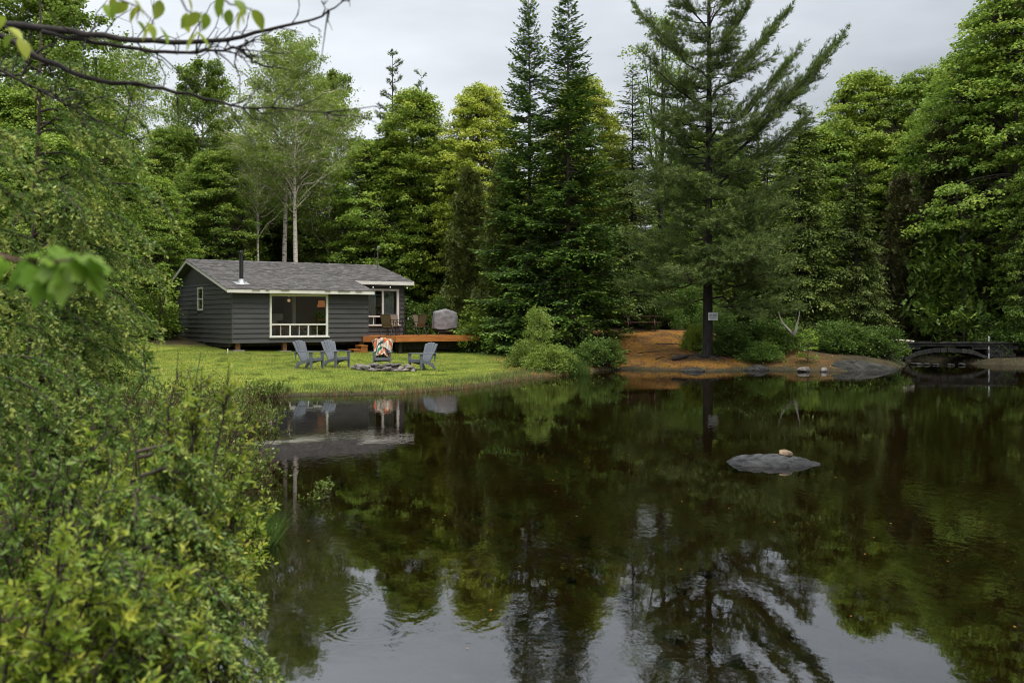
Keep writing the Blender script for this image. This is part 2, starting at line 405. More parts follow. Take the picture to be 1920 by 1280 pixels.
M['l_shrub'] = leafmat('shrub_leaf', [(0, (0.098, 0.181, 0.020)), (0.5, (0.210, 0.307, 0.034)), (1, (0.517, 0.517, 0.075))], 0.42)
M['l_tama'] = leafmat('soft_needle', [(0, (0.062, 0.127, 0.030)), (0.5, (0.137, 0.224, 0.046)), (1, (0.390, 0.428, 0.100))], 0.3)
M['l_gale'] = leafmat('bog_bush_leaf', [(0, (0.072, 0.105, 0.024)), (0.5, (0.143, 0.204, 0.035)), (0.85, (0.231, 0.297, 0.051)), (1, (0.187, 0.088, 0.039))], 0.38)
M['l_bright'] = leafmat('bright_maple_leaf', [(0, (0.13, 0.26, 0.030)), (0.5, (0.21, 0.33, 0.036)), (1, (0.32, 0.38, 0.045))], 0.5)
M['grass'] = leafmat('grass_blade', [(0, (0.085, 0.152, 0.028)), (0.45, (0.185, 0.252, 0.045)), (0.8, (0.313, 0.325, 0.080)), (1, (0.447, 0.347, 0.188))], 0.35, 0.04)
M['sedge'] = leafmat('sedge_blade', [(0, (0.06, 0.11, 0.03)), (0.6, (0.12, 0.18, 0.05)), (0.82, (0.2, 0.2, 0.07)), (1, (0.22, 0.115, 0.05))], 0.3, 0.05)
M['rush'] = leafmat('rush_blade', [(0, (0.05, 0.10, 0.02)), (0.7, (0.10, 0.17, 0.03)), (1, (0.17, 0.24, 0.045))], 0.3, 0.06)

# ------------------------------------------------------------------ terrain and pond
SHORE = [(-0.9, 3.2), (-1.98, 5.6), (-2.75, 9.5), (-3.84, 13.5), (-5.4, 18.5), (-6.7, 24.1), (-6.17, 26.2), (-4.84, 26.6), (-3.05, 27.1), (-1.41, 29.2),
         (0.0, 32.4), (0.93, 34.8), (1.5, 35.3), (2.6, 37.2), (3.35, 39.0), (4.7, 40.2), (6.4, 39.2), (7.8, 38.5), (9.8, 39.9), (11.4, 39.2), (12.9, 38.6),
         (16.1, 41.3), (17.9, 45.2), (19.5, 48.5), (20.6, 45.2), (22.4, 43.6), (34, 41), (42, 30), (42, -25), (5, -8), (3, 1.2), (0.8, 2.0)]
SH = np.array(SHORE)

def shore_dist(x, y):
    """signed distance to the shoreline: positive on land"""
    x = np.asarray(x, float); y = np.asarray(y, float)
    best = np.full(x.shape, 1e9); inside = np.zeros(x.shape, bool)
    for i in range(len(SH)):
        ax, ay = SH[i]; bx, by = SH[(i + 1) % len(SH)]
        dx, dy = bx - ax, by - ay
        t = np.clip(((x - ax) * dx + (y - ay) * dy) / (dx * dx + dy * dy), 0, 1)
        best = np.minimum(best, np.hypot(x - ax - t * dx, y - ay - t * dy))
        cond = ((ay > y) != (by > y))
        with np.errstate(divide='ignore', invalid='ignore'):
            xi = ax + (y - ay) / (by - ay if by != ay else 1e-9) * dx
        inside ^= cond & (x < xi)
    return np.where(inside, -best, best)

def sstep(a, b, x):
    t = np.clip((x - a) / (b - a), 0, 1); return t * t * (3 - 2 * t)

def wob(x, y, s, ph=0.0):
    return (np.sin(x * 1.7 * s + ph) * np.cos(y * 1.3 * s + ph * 2) + 0.5 * np.sin(x * 3.9 * s - y * 2.7 * s + ph * 3) + 0.3 * np.sin(x * 7.3 * s + 5 * ph) * np.sin(y * 8.1 * s)) / 1.8

def height(x, y, d=None):
    x = np.asarray(x, float); y = np.asarray(y, float)
    d0 = shore_dist(x, y) if d is None else d
    d = d0 + 0.10 * wob(x, y, 2.2)
    dl = np.maximum(d, 0)
    far = sstep(1.5, 3.5, x) * (1 - sstep(14, 20, x))              # the needle-covered bank under the pine
    right = sstep(13, 17, x)
    lip = 0.11 + 0.16 * far + 0.15 * right
    z = lip * (1 - np.exp(-dl / (0.22 + 0.5 * far)))
    dc = np.minimum(dl, 17)
    z = z + 0.024 * dc + 0.0011 * dc ** 2 * (1 - 0.5 * right)
    z = z + far * 0.078 * np.minimum(dl, 10) * sstep(34, 38, y)
    z = z + np.maximum(dl - 17, 0) * 0.085
    z = z + 0.22 * (1 - sstep(8, 16, y)) * sstep(0.2, 2.0, dl)      # the bank the photographer stands on
    z = z + 0.025 * wob(x, y, 0.8, 1.0) * sstep(0.5, 3, dl) + 0.012 * wob(x, y, 3.0, 2.0) * sstep(0.3, 2, dl)
    under = -0.16 * np.minimum(-d, 3) - 0.05 * np.clip(-d - 3, 0, 10)
    under = under + 0.06 * wob(x, y, 1.1, 0.4)
    return np.where(d > 0, z, np.minimum(under, -0.012 + 0.35 * d))

def gz(x, y): return float(height(np.array([x]), np.array([y]))[0])
def PX(px, Y): return (px - 960.0) / F * Y
def ZZ(py, Y): return CAM_Z - (py - HOR) * Y / F

xs = np.concatenate([-np.geomspace(400, 27, 16), np.arange(-26, 36.01, 0.22), np.geomspace(37, 400, 16)])
ys = np.concatenate([-np.geomspace(300, 10, 12), np.arange(-9, 62.01, 0.22), np.geomspace(63, 500, 18)])
GX, GY = np.meshgrid(xs, ys)
GD = shore_dist(GX, GY)
GZ = height(GX, GY, GD)
nx, ny = len(xs), len(ys)
idx = np.arange(nx * ny).reshape(ny, nx)
quads = np.stack([idx[:-1, :-1], idx[:-1, 1:], idx[1:, 1:], idx[1:, :-1]], -1).reshape(-1, 4)

def lawn_mask(x, y, d):
    """1 on the mown lawn"""
    e = 0.5 * wob(x, y, 1.0, 3.0)
    right_edge = 1 - sstep(-0.6, 0.9, x - 0.06 * (y - 34) + e)
    back = 1 - sstep(43.0, 46.0, y - 0.66 * (x + 11.65) * 0.9 + e)
    left = sstep(-19, -17, x + e)
    return right_edge * back * left * sstep(24.0, 25.5, y) * sstep(0.05, 0.5, d)

def needle_mask(x, y, d):
    e = 0.7 * wob(x, y, 0.9, 5.0)
    a = sstep(3.0, 4.5, x + e) * (1 - 0.65 * sstep(8.8, 10.2, x + e)) * (1 - sstep(12.0, 14.0, x + e)) * (1 - sstep(49, 52, y + e)) * sstep(0.05, 0.4, d) * sstep(30, 34, y)
    b = sstep(-1.2, 0.2, x + e) * (1 - sstep(2.5, 4, x)) * sstep(38, 39.5, y + e) * (1 - sstep(45, 48, y))
    c = sstep(-1.0, 0.6, x + 0.5 * e) * sstep(33.8, 35.2, y + 0.4 * e) * (1 - sstep(38, 39.5, y + e)) * 0.6
    return np.clip(a + 0.8 * b + c, 0, 1) * np.clip(d * 4, 0, 1)

def ground_mat():
    m, n, l = nodes('ground_cover')
    out = n.new('ShaderNodeOutputMaterial'); bs = n.new('ShaderNodeBsdfPrincipled')
    bs.inputs['Roughness'].default_value = 0.95; bs.inputs['Specular IOR Level'].default_value = 0.15
    tc = n.new('ShaderNodeTexCoord')
    def noise(s, d=5):
        t = n.new('ShaderNodeTexNoise'); t.inputs['Scale'].default_value = s; t.inputs['Detail'].default_value = d
        l.new(tc.outputs['Object'], t.inputs['Vector']); return t.outputs['Fac']
    def ramp(f, stops):
        r = n.new('ShaderNodeValToRGB'); e = r.color_ramp.elements
        while len(e) < len(stops): e.new(0.5)
        for k, (p, c) in zip(e, stops): k.position = p; k.color = (*c, 1)
        l.new(f, r.inputs[0]); return r.outputs[0]
    def mix(fac, a, b):
        x = n.new('ShaderNodeMix'); x.data_type = 'RGBA'
        l.new(fac, x.inputs[0]); l.new(a, x.inputs[6]); l.new(b, x.inputs[7]); return x.outputs[2]
    def attr(nm):
        a = n.new('ShaderNodeAttribute'); a.attribute_name = nm; return a.outputs['Fac']
    floor = ramp(noise(2.2), [(0.3, (0.022, 0.02, 0.012)), (0.55, (0.05, 0.038, 0.02)), (0.75, (0.035, 0.05, 0.016))])
    lawn = ramp(noise(0.9), [(0.3, (0.11, 0.155, 0.02)), (0.55, (0.185, 0.215, 0.028)), (0.78, (0.29, 0.26, 0.05))])
    needle = ramp(noise(1.5), [(0.28, (0.15, 0.095, 0.016)), (0.45, (0.26, 0.125, 0.022)), (0.6, (0.15, 0.068, 0.026)), (0.78, (0.32, 0.19, 0.036))])
    bed = ramp(noise(1.1), [(0.3, (0.020, 0.018, 0.012)), (0.5, (0.048, 0.040, 0.024)), (0.62, (0.030, 0.029, 0.018)), (0.8, (0.070, 0.052, 0.030))])
    duff = ramp(noise(0.55, 3), [(0.46, (0, 0, 0)), (0.66, (1, 1, 1))]); dk = ramp(noise(3.0), [(0.3, (0.035, 0.026, 0.014)), (0.6, (0.075, 0.045, 0.022)), (0.75, (0.07, 0.085, 0.018))])
    needle = mix(duff, needle, dk)
    c = mix(attr('lawn'), floor, lawn); c = mix(attr('needle'), c, needle); c = mix(attr('bed'), c, bed)
    l.new(c, bs.inputs['Base Color'])
    bp = n.new('ShaderNodeBump'); bp.inputs['Distance'].default_value = 0.05
    l.new(noise(14, 6), bp.inputs['Height']); l.new(bp.outputs[0], bs.inputs['Normal'])
    l.new(bs.outputs[0], out.inputs[0])
    return m
gme = np_mesh('ground', np.stack([GX, GY, GZ], -1).reshape(-1, 3), [quads], ground_mat(), smooth=True)
for nm, arr in (('lawn', lawn_mask(GX, GY, GD)), ('needle', needle_mask(GX, GY, GD)), ('bed', 1 - sstep(0.0, 0.34, GD + 0.12 * wob(GX, GY, 4.0, 1.0)))):
    a = gme.attributes.new(nm, 'FLOAT', 'POINT'); a.data.foreach_set('value', arr.ravel().astype(np.float32))
tag(obj('ground', gme), 'mown lawn, orange needle bank and dark forest floor', 'ground', kind='structure')
pw = np_mesh('pond', [(-8, 0.2, 0), (48, 0.2, 0), (48, 50, 0), (-8, 50, 0)], [np.array([[0, 1, 2, 3]])], M['water'])
tag(obj('pond', pw), 'still dark tea-coloured pond mirroring the cabin and trees', 'pond', kind='structure')

# ------------------------------------------------------------------ foliage generators (numpy)
def norm(a): return a / np.maximum(np.linalg.norm(a, axis=-1, keepdims=True), 1e-9)

def leaf_cards(P, D, N, L, W, kind='diamond', fold=0.18, curl=0.0):
    """P base points, D leaf axes, N upper-side normals, L lengths, W half widths"""
    D = norm(D); S = norm(np.cross(D, N)); U = np.cross(S, D)
    L = np.broadcast_to(np.asarray(L, float), (len(P),))[:, None]; W = np.broadcast_to(np.asarray(W, float), (len(P),))[:, None]
    if kind == 'diamond':
        T = [(0, 0, 0), (0.45, 1, fold), (1, 0, -curl), (0.45, -1, fold)]; Fq = [[0, 1, 2, 3]]
    elif kind == 'tri':
        T = [(0, 0.5, 0), (0, -0.5, 0), (1, 0, -curl)]; Fq = [[0, 1, 2]]
    elif kind == 'lance':
        T = [(0, 0, 0), (0.35, 0.95, fold), (0.7, 0.62, fold * 0.7 - curl * 0.6), (1, 0, -curl * 1.4), (0.7, -0.62, fold * 0.7 - curl * 0.6), (0.35, -0.95, fold)]; Fq = [[0, 3, 2, 1], [0, 5, 4, 3]]
    elif kind == 'leaf6':
        T = [(0, 0, 0), (0.28, 0.85, fold), (0.66, 0.75, fold * 0.8 - curl * 0.5), (1, 0, -curl), (0.66, -0.75, fold * 0.8 - curl * 0.5), (0.28, -0.85, fold)]; Fq = [[0, 3, 2, 1], [0, 5, 4, 3]]
    k = len(T); V = np.empty((len(P), k, 3))
    for i, (a, b, c) in enumerate(T):
        V[:, i] = P + D * (a * L) + S * (b * W) + U * (c * W)
    Fq = np.array(Fq)
    faces = (np.arange(len(P))[:, None, None] * k + Fq[None]).reshape(-1, Fq.shape[1])
    return V.reshape(-1, 3), faces, k

class Leaves:
    def __init__(s): s.V = []; s.F = {}; s.T = []; s.n = 0
    def add(s, P, D, N, L, W, tint, kind='diamond', fold=0.18, curl=0.0):
        if len(P) == 0: return
        V, f, k = leaf_cards(np.asarray(P), np.asarray(D), np.asarray(N), L, W, kind, fold, curl)
        s.V.append(V); s.F.setdefault(f.shape[1], []).append(f + s.n); s.T.append(np.repeat(np.clip(tint, 0, 1), k)); s.n += len(V)
    def mesh(s, name, m):
        return np_mesh(name, np.concatenate(s.V), [np.concatenate(v) for v in s.F.values()], m, np.concatenate(s.T))

class Wood:
    def __init__(s): s.V = []; s.F = []; s.n = 0
    def tube(s, pts, rad, n=6):
        pts = np.asarray(pts, float); m = len(pts)
        rad = np.broadcast_to(np.asarray(rad, float), (m,))
        d = norm(np.gradient(pts, axis=0))
        up = np.array([0.31, 0.22, 0.93]); a = np.cross(d, up); bad = np.linalg.norm(a, axis=1) < 1e-3; a[bad] = np.cross(d[bad], [1.0, 0, 0])
        a = norm(a); b = np.cross(d, a)
        t = np.linspace(0, 2 * np.pi, n, endpoint=False)
        V = pts[:, None] + rad[:, None, None] * (a[:, None] * np.cos(t)[None, :, None] + b[:, None] * np.sin(t)[None, :, None])
        i = np.arange(m - 1)[:, None] * n; k = np.arange(n)[None]; k2 = (k + 1) % n
        f = np.stack([i + k, i + k2, i + n + k2, i + n + k], -1).reshape(-1, 4) + s.n
        s.V.append(V.reshape(-1, 3)); s.F.append(f); s.n += m * n
    def mesh(s, name, m):
        return np_mesh(name, np.concatenate(s.V), [np.concatenate(s.F)], m, smooth=True)

def curve(a, b, sag, n=6, rng=None, w=0.0):
    a = np.asarray(a, float); b = np.asarray(b, float); t = np.linspace(0, 1, n)[:, None]
    p = a + (b - a) * t; p[:, 2] += sag * np.sin(np.pi * t[:, 0])
    if rng is not None and w: p[1:-1] += rng.normal(0, w, (n - 2, 3))
    return p

def trunk_pts(rng, H, lean=(0, 0), wv=0.12, n=12):
    t = np.linspace(0, 1, n); p = np.zeros((n, 3)); p[:, 2] = t * H - 0.25 * (t == 0)
    a, b = rng.uniform(0, 6.28, 2)
    p[:, 0] = lean[0] * t ** 1.3 * H + wv * np.sin(t * 5 + a) * t; p[:, 1] = lean[1] * t ** 1.3 * H + wv * np.sin(t * 4 + b) * t
    return p

def at_h(tp, z):
    return np.array([np.interp(z, tp[:, 2], tp[:, 0]), np.interp(z, tp[:, 2], tp[:, 1]), z])

def gen_broad(seed, H, Rr, zb, ncl, nl, leaf, cl=(0.5, 1.0), flat=0.30, droop=0.4, tr=0.18, lean=(0, 0), shape=0.62, inner=0.25, base_dark=0.0, limbs=7, topskew=0.20):
    """broadleaved tree: trunk, limbs, branchlets and layered clumps of leaves"""
    rng = np.random.default_rng(seed); lv, wd = Leaves(), Wood()
    tp = trunk_pts(rng, H * 0.93, lean, 0.10 * Rr / 3)
    wd.tube(tp, tr * (1 - np.linspace(0, 1, len(tp)) ** 1.2 * 0.9) + 0.008, 8)
    lim = []
    for i in range(limbs):
        az = i * 2.4 + rng.uniform(-.4, .4); z0 = H * rng.uniform(0.18, 0.6); u = rng.uniform(0.55, 0.95)
        rr = Rr * math.sin(math.pi * (topskew + (0.97 - topskew) * u)) ** shape * 0.75
        c = at_h(tp, zb + u * (H - zb))
        e = np.array([c[0] + rr * math.cos(az), c[1] + rr * math.sin(az), zb + u * (H - zb) * 0.95])
        p = curve(at_h(tp, min(z0, e[2] - 0.4)), e, -0.12 * rr, 8, rng, 0.05); lim.append(p)
        wd.tube(p, np.linspace(tr * 0.5, 0.015, 8), 5)
    for i in range(ncl):
        u = rng.beta(1.35, 1.15); az = rng.uniform(0, 6.283)
        env = Rr * max(math.sin(math.pi * (topskew + (0.97 - topskew) * u)), 0.05) ** shape * (0.95 + 0.11 * math.sin(2 * az + 5 * u + seed) + 0.09 * math.sin(5 * az - 9 * u + 2 * seed))
        rf = math.sqrt(rng.uniform(inner, 1.0)) * rng.uniform(0.88, 1.1)
        z = zb + u * (H - zb); c0 = at_h(tp, min(z, H * 0.92))
        c = np.array([c0[0] + env * rf * math.cos(az), c0[1] + env * rf * math.sin(az), z + rng.uniform(-.2, .2)])
        out = np.array([math.cos(az), math.sin(az), 0.0])
        # feed the clump from the nearest limb or the trunk
        h0 = max(min(z - 0.45 * env * rf - 0.2, H * 0.85), H * 0.12)
        src = at_h(tp, h0); bd = np.linalg.norm(c - src)
        for p in lim:
            k = np.argmin(np.linalg.norm(p[2:] - c, axis=1)) + 2
            if np.linalg.norm(p[k] - c) < bd: bd = np.linalg.norm(p[k] - c); src = p[k]
        wd.tube(curve(src, c, 0.06 * bd, 5, rng, 0.03), np.linspace(0.012 + 0.006 * bd, 0.005, 5), 4)
        a = rng.uniform(cl[0] * 0.55, cl[1] * 1.1); n = int(nl * (a / np.mean(cl)) ** 2 * rng.uniform(0.6, 1.3))
        ang = rng.uniform(0, 6.283, n); rho = a * np.sqrt(rng.uniform(0, 1, n)); lob = 1 + 0.35 * np.sin(3 * ang + rng.uniform(0, 6))
        ex, ey = rho * lob * np.cos(ang), rho * lob * np.sin(ang)
        P = np.stack([c[0] + ex, c[1] + ey, np.full(n, c[2])], 1)
        radial = (ex * out[0] + ey * out[1])
        P[:, 2] += -droop * (rho / a) ** 2 * a * 0.5 - 0.25 * droop * radial + rng.normal(0, flat * a * 0.4, n)
        D = np.stack([ex, ey, np.zeros(n)], 1) / a + out * 0.6 + rng.normal(0, 0.5, (n, 3)); D[:, 2] -= 0.35
        N = np.array([0, 0, 1.0]) + out * 0.35 + rng.normal(0, 0.42, (n, 3))
        s = leaf * rng.uniform(0.7, 1.25, n)
        tint = 0.45 + rng.normal(0, 0.17, n) + rng.normal(0, 0.12) + 0.10 * (u - 0.5)
        lv.add(P, D, N, s, s * 0.42, tint, 'diamond', 0.25, 0.15)
    return lv, wd, tp

def gen_birch(seed, H, Rr, zb, nb, leaf, tr=0.13, lean=(0, 0), dens=1.0, tw=26):
    """airy birch: thin ascending branches, fine hanging twigs, small scattered leaves"""
    rng = np.random.default_rng(seed); lv, wd = Leaves(), Wood()
    tp = trunk_pts(rng, H * 0.97, lean, 0.22)
    wd.tube(tp, tr * (1 - np.linspace(0, 1, len(tp)) ** 1.1 * 0.92), 8)
    for i in range(nb):
        u = (i + rng.uniform(0, 1)) / nb; z0 = zb + u ** 0.9 * (H * 0.96 - zb)
        az = i * 2.399 + rng.uniform(-.5, .5); ln = Rr * (1.05 - 0.72 * u ** 1.6) * rng.uniform(0.65, 1.15)
        s = at_h(tp, z0); rise = ln * rng.uniform(0.35, 0.95)
        e = s + np.array([ln * math.cos(az), ln * math.sin(az), rise])
        p = curve(s, e, 0.12 * ln, 7, rng, 0.05 * ln)
        wd.tube(p, np.linspace(0.012 + 0.007 * ln, 0.004, 7), 4)
        for k in range(tw):
            f = rng.uniform(0.15, 1.0); q = p[0] + (p[-1] - p[0]) * f
            j = min(int(f * 6), 5); q = p[j] + (p[j + 1] - p[j]) * (f * 6 - j)
            a2 = az + rng.uniform(-1.5, 1.5); l2 = ln * rng.uniform(0.18, 0.45) * (1.2 - 0.5 * f)
            t = q + np.array([l2 * math.cos(a2), l2 * math.sin(a2), rng.uniform(-0.35, 0.55) * l2])
            tpz = curve(q, t, 0.1 * l2, 4)
            if k % 2 == 0: wd.tube(tpz, [0.005, 0.004, 0.003, 0.002], 3)
            n = rng.poisson(11 * dens)
            g = rng.uniform(0.1, 1.1, n)[:, None]
            P = q + (t - q) * g + rng.normal(0, 0.09, (n, 3)); P[:, 2] -= np.abs(rng.normal(0, 0.12, n))
            D = rng.normal(0, 0.6, (n, 3)); D[:, 2] -= 0.55
            N = rng.normal(0, 0.6, (n, 3)) + [0, 0, 0.6]
            sz = leaf * rng.uniform(0.7, 1.3, n)
            lv.add(P, D, N, sz, sz * 0.4, 0.45 + rng.normal(0, 0.2, n), 'diamond', 0.2)
    return lv, wd, tp

def spray(lv, rng, p, L, step, tw, card, cw, droop, tint0, tipyel=0.0, ang=0.85, up=0.0):
    """flat needle spray along the branch polyline p"""
    d = np.linalg.norm(np.diff(p, axis=0), axis=1); cum = np.concatenate([[0], np.cumsum(d)]); tot = cum[-1]
    s = np.arange(0.12 * tot, tot, step) + rng.uniform(0, step * 0.5)
    s = s[s < tot]
    if len(s) == 0: return
    pos = np.stack([np.interp(s, cum, p[:, k]) for k in range(3)], 1)
    ax = norm(np.stack([np.interp(np.minimum(s + 0.05, tot), cum, p[:, k]) - np.interp(np.maximum(s - 0.05, 0), cum, p[:, k]) for k in range(3)], 1))
    side = norm(np.cross(ax, [0, 0, 1.0]))
    for sg in (-1, 1):
        tl = np.minimum(0.10 + tw * (tot - s), 0.10 + 0.62 * s + 0.15) * rng.uniform(0.7, 1.2, len(s))
        a = ang + rng.normal(0, 0.12, len(s))
        td = ax * np.cos(a)[:, None] + side * (sg * np.sin(a))[:, None]; td[:, 2] += up + rng.normal(0, 0.08, len(s))
        m = np.maximum((tl / (card * 0.62)).astype(int), 1); ii = np.repeat(np.arange(len(s)), m)
        j = np.concatenate([np.arange(k) for k in m]); g = (j + 0.2) / m[ii]
        P = pos[ii] + td[ii] * (g * tl[ii])[:, None]; P[:, 2] -= droop * (g * tl[ii]) ** 2 * 1.6
        P += rng.normal(0, 0.02, P.shape)
        D = td[ii] + side[ii] * (rng.normal(0, 0.55, len(ii)))[:, None] + ax[ii] * rng.normal(0.15, 0.4, len(ii))[:, None]; D[:, 2] -= droop * g * 0.9
        N = np.array([0, 0, 1.0]) + rng.normal(0, 0.3, (len(ii), 3))
        c = card * rng.uniform(0.75, 1.25, len(ii))
        tip = (g > 0.72) * tipyel + (s[ii] > tot * 0.85) * tipyel
        lv.add(P, D, N, c, cw * rng.uniform(0.8, 1.2, len(ii)), tint0 + rng.normal(0, 0.13, len(ii)) + tip, 'diamond', 0.1)

def gen_conifer(seed, H, Rb, z0, whorl=0.42, per=6, droop=0.25, card=0.17, cw=0.034, step=0.12, tw=0.42, expo=0.85, tip_up=0.15, base_drop=0.25, tr=0.17, tipyel=0.2, gap=0.0, lean=(0, 0), up=0.0, rmin=0.12, tint0=0.42):
    """fir, spruce or hemlock: tiers of boughs carrying flat needle sprays"""
    rng = np.random.default_rng(seed); lv, wd = Leaves(), Wood()
    tp = trunk_pts(rng, H, lean, 0.06)
    wd.tube(tp, tr * (1 - np.linspace(0, 1, len(tp)) * 0.95), 8)
    z = z0
    while z < H - 0.15:
        u = (z - z0) / (H - z0); r = Rb * (1 - u) ** expo + rmin
        for k in range(per if u < 0.85 else max(per - 1, 4)):
            if rng.uniform() < gap: continue
            az = rng.uniform(0, 6.283); L = r * rng.uniform(0.7, 1.15)
            s = at_h(tp, z + rng.uniform(-.4, .4) * whorl)
            n = 6; t = np.linspace(0, 1, n)
            el = -base_drop * (1 - u) + 0.55 * u ** 2
            p = np.zeros((n, 3)); p[:, 0] = s[0] + L * t * math.cos(az); p[:, 1] = s[1] + L * t * math.sin(az)
            p[:, 2] = s[2] + L * (el * t + tip_up * t ** 3 - droop * 0.3 * t ** 2)
            p[1:] += rng.normal(0, 0.03 * L, (n - 1, 3))
            wd.tube(p, np.linspace(0.012 + 0.010 * L, 0.004, n), 4)
            spray(lv, rng, p, L, step, tw, card, cw, droop, tint0 + rng.normal(0, 0.08), tipyel, up=up)
        z += whorl * rng.uniform(0.8, 1.2) * (1 - 0.35 * u)
    lv.add(np.array([[*at_h(tp, H)]]) - [0, 0, 0.1], np.array([[0, 0, 1.0]]), np.array([[0, 1.0, 0]]), 0.35, 0.03, np.array([0.5]))
    return lv, wd, tp

def tufts(lv, rng, C, nper, length, width, tint, lean=None):
    n = len(C); ii = np.repeat(np.arange(n), nper)
    D = rng.normal(0, 1, (len(ii), 3)); D = norm(D); D[:, 2] = D[:, 2] * 0.8 + 0.25
    if lean is not None: D = D + lean[ii] * 0.9
    N = rng.normal(0, 1, (len(ii), 3))
    lv.add(C[ii] + rng.normal(0, 0.03, (len(ii), 3)), D, N, length * rng.uniform(0.7, 1.2, len(ii)), width, tint[ii] + rng.normal(0, 0.1, len(ii)), 'tri')

def pine_bough(lv, wd, rng, a, b, sag, dens, spread, r0, nn=15, ln=0.15, wdt=0.013):
    """a bough: leader, side shoots in a flat plume, needle tufts along the outer part"""
    p = curve(a, b, sag, 8, rng, 0.04 * np.linalg.norm(np.subtract(b, a)) * 0.5); L = np.linalg.norm(p[-1] - p[0])
    wd.tube(p, np.linspace(r0, 0.007, 8), 5)
    ax = norm(p[-1] - p[0]); side = norm(np.cross(ax, [0, 0, 1.0])); C, Ln = [], []
    ns = int(L * dens)
    for k in range(ns):
        f = 0.22 + 0.78 * (k + rng.uniform()) / ns; j = min(int(f * 7), 6); q = p[j] + (p[j + 1] - p[j]) * (f * 7 - j)
        sl = min(spread * L * (1.12 - f) * rng.uniform(0.4, 1.1), 1.5) + 0.14; sg = rng.choice([-1, 1])
        d = norm(ax * rng.uniform(0.45, 1.0) + side * sg * rng.uniform(0.4, 1.3) + np.array([0, 0, rng.uniform(-0.3, 0.55)]))
        e = q + d * sl; wd.tube(curve(q, e, 0.03 * sl, 3), [0.008, 0.006, 0.004], 3)
        m = max(int(sl / 0.17), 2)
        for g in np.linspace(0.3, 1.0, m):
            C.append(q + (e - q) * g + rng.normal(0, 0.03, 3)); Ln.append(d)
    C, Ln = np.array(C), np.array(Ln)
    tufts(lv, rng, C, nn, ln, wdt, 0.42 + rng.normal(0, 0.12, len(C)), Ln)

def gen_cedar(seed, H, Rr, z0, n, card=0.15, cw=0.03, expo=0.6, tr=0.16, vert=0.5, tint0=0.45, fan=9):
    """arborvitae: fan-shaped scale-leaf sprays over a cone of upswept branches"""
    rng = np.random.default_rng(seed); lv, wd = Leaves(), Wood()
    tp = trunk_pts(rng, H, (0, 0), 0.05); wd.tube(tp, tr * (1 - np.linspace(0, 1, len(tp)) * 0.94), 8)
    nb = n // 14
    for i in range(nb):
        u = rng.beta(1.0, 1.25); z = z0 + u * (H - z0); env = Rr * (1 - u) ** expo * (0.82 + 0.18 * math.sin(z * 2.1 + seed)) + 0.10
        az = rng.uniform(0, 6.283); L = env * rng.uniform(0.65, 1.12); s = at_h(tp, max(z - 0.1 * L, 0.1))
        t = np.linspace(0, 1, 6); p = np.zeros((6, 3)); p[:, 0] = s[0] + L * t * math.cos(az); p[:, 1] = s[1] + L * t * math.sin(az); p[:, 2] = s[2] + L * (-0.25 * np.sin(np.pi * t) + 0.30 * t ** 2)
        wd.tube(p, np.linspace(0.016, 0.004, 6), 4)
        for k in range(14):
            f = rng.uniform(0.35, 1.05) ** 0.7; j = min(int(f * 5), 4); q = p[j] + (p[j + 1] - p[j]) * (f * 5 - j) + rng.normal(0, 0.14, 3)
            a2 = az + rng.normal(0, 0.7); fd = norm(np.array([math.cos(a2), math.sin(a2), rng.uniform(-0.2, 0.9) * vert * 2]))
            sd = norm(np.cross(fd, rng.normal(0, 1, 3) + [0, 0, 0.6])); sp = np.linspace(-0.9, 0.9, fan)
            D = fd[None] * np.cos(sp)[:, None] + sd[None] * np.sin(sp)[:, None]
            sc_ = rng.uniform(0.7, 1.3)
            P = q + D * (0.05 + 0.10 * rng.uniform(0, 1, fan))[:, None] * sc_
            N = np.cross(fd, sd) + rng.normal(0, 0.25, (fan, 3))
            lv.add(P, D, N, card * sc_ * rng.uniform(0.8, 1.2, fan), cw * sc_, tint0 + rng.normal(0, 0.12, fan) + rng.normal(0, 0.1), 'diamond', 0.1)
    return lv, wd, tp

def gen_bush(seed, Rx, Rz, ncl, nl, leaf, cl=(0.16, 0.34), stems=9, up=0.5):
    rng = np.random.default_rng(seed); lv, wd = Leaves(), Wood()
    for i in range(ncl):
        az = rng.uniform(0, 6.283); u = rng.uniform(0.08, 1.0); rr = Rx * math.sqrt(max(1 - (u * 0.92) ** 2, 0.05)) * math.sqrt(rng.uniform(0.15, 1))
        lump = 0.72 + 0.28 * math.sin(2 * az + seed) * math.sin(5 * az + 2 * seed) + rng.uniform(-.1, .14)
        c = np.array([rr * math.cos(az) * (0.8 + 0.3 * lump), rr * math.sin(az) * (0.8 + 0.3 * lump), Rz * u * lump * rng.uniform(0.8, 1.12)])
        wd.tube(curve([c[0] * 0.18, c[1] * 0.18, -0.05], c, 0.1 * Rz, 5, rng, 0.03), [0.012, 0.01, 0.008, 0.006, 0.004], 4)
        a = rng.uniform(*cl); n = int(nl * rng.uniform(0.6, 1.3)); ev = rng.normal(0, 1, (n, 3)); ev = norm(ev) * a * rng.uniform(0.3, 1, (n, 1)); ev[:, 2] *= 0.7
        D = ev / a + np.array([math.cos(az) * 0.4, math.sin(az) * 0.4, up * 0.6]) + rng.normal(0, 0.4, (n, 3))
        N = np.array([0, 0, 1.0]) + rng.normal(0, 0.5, (n, 3)); s = leaf * rng.uniform(0.7, 1.3, n)
        lv.add(c + ev, D, N, s, s * 0.36, 0.45 + rng.normal(0, 0.17, n) + rng.normal(0, 0.1), 'diamond', 0.22, 0.1)
    return lv, wd, None

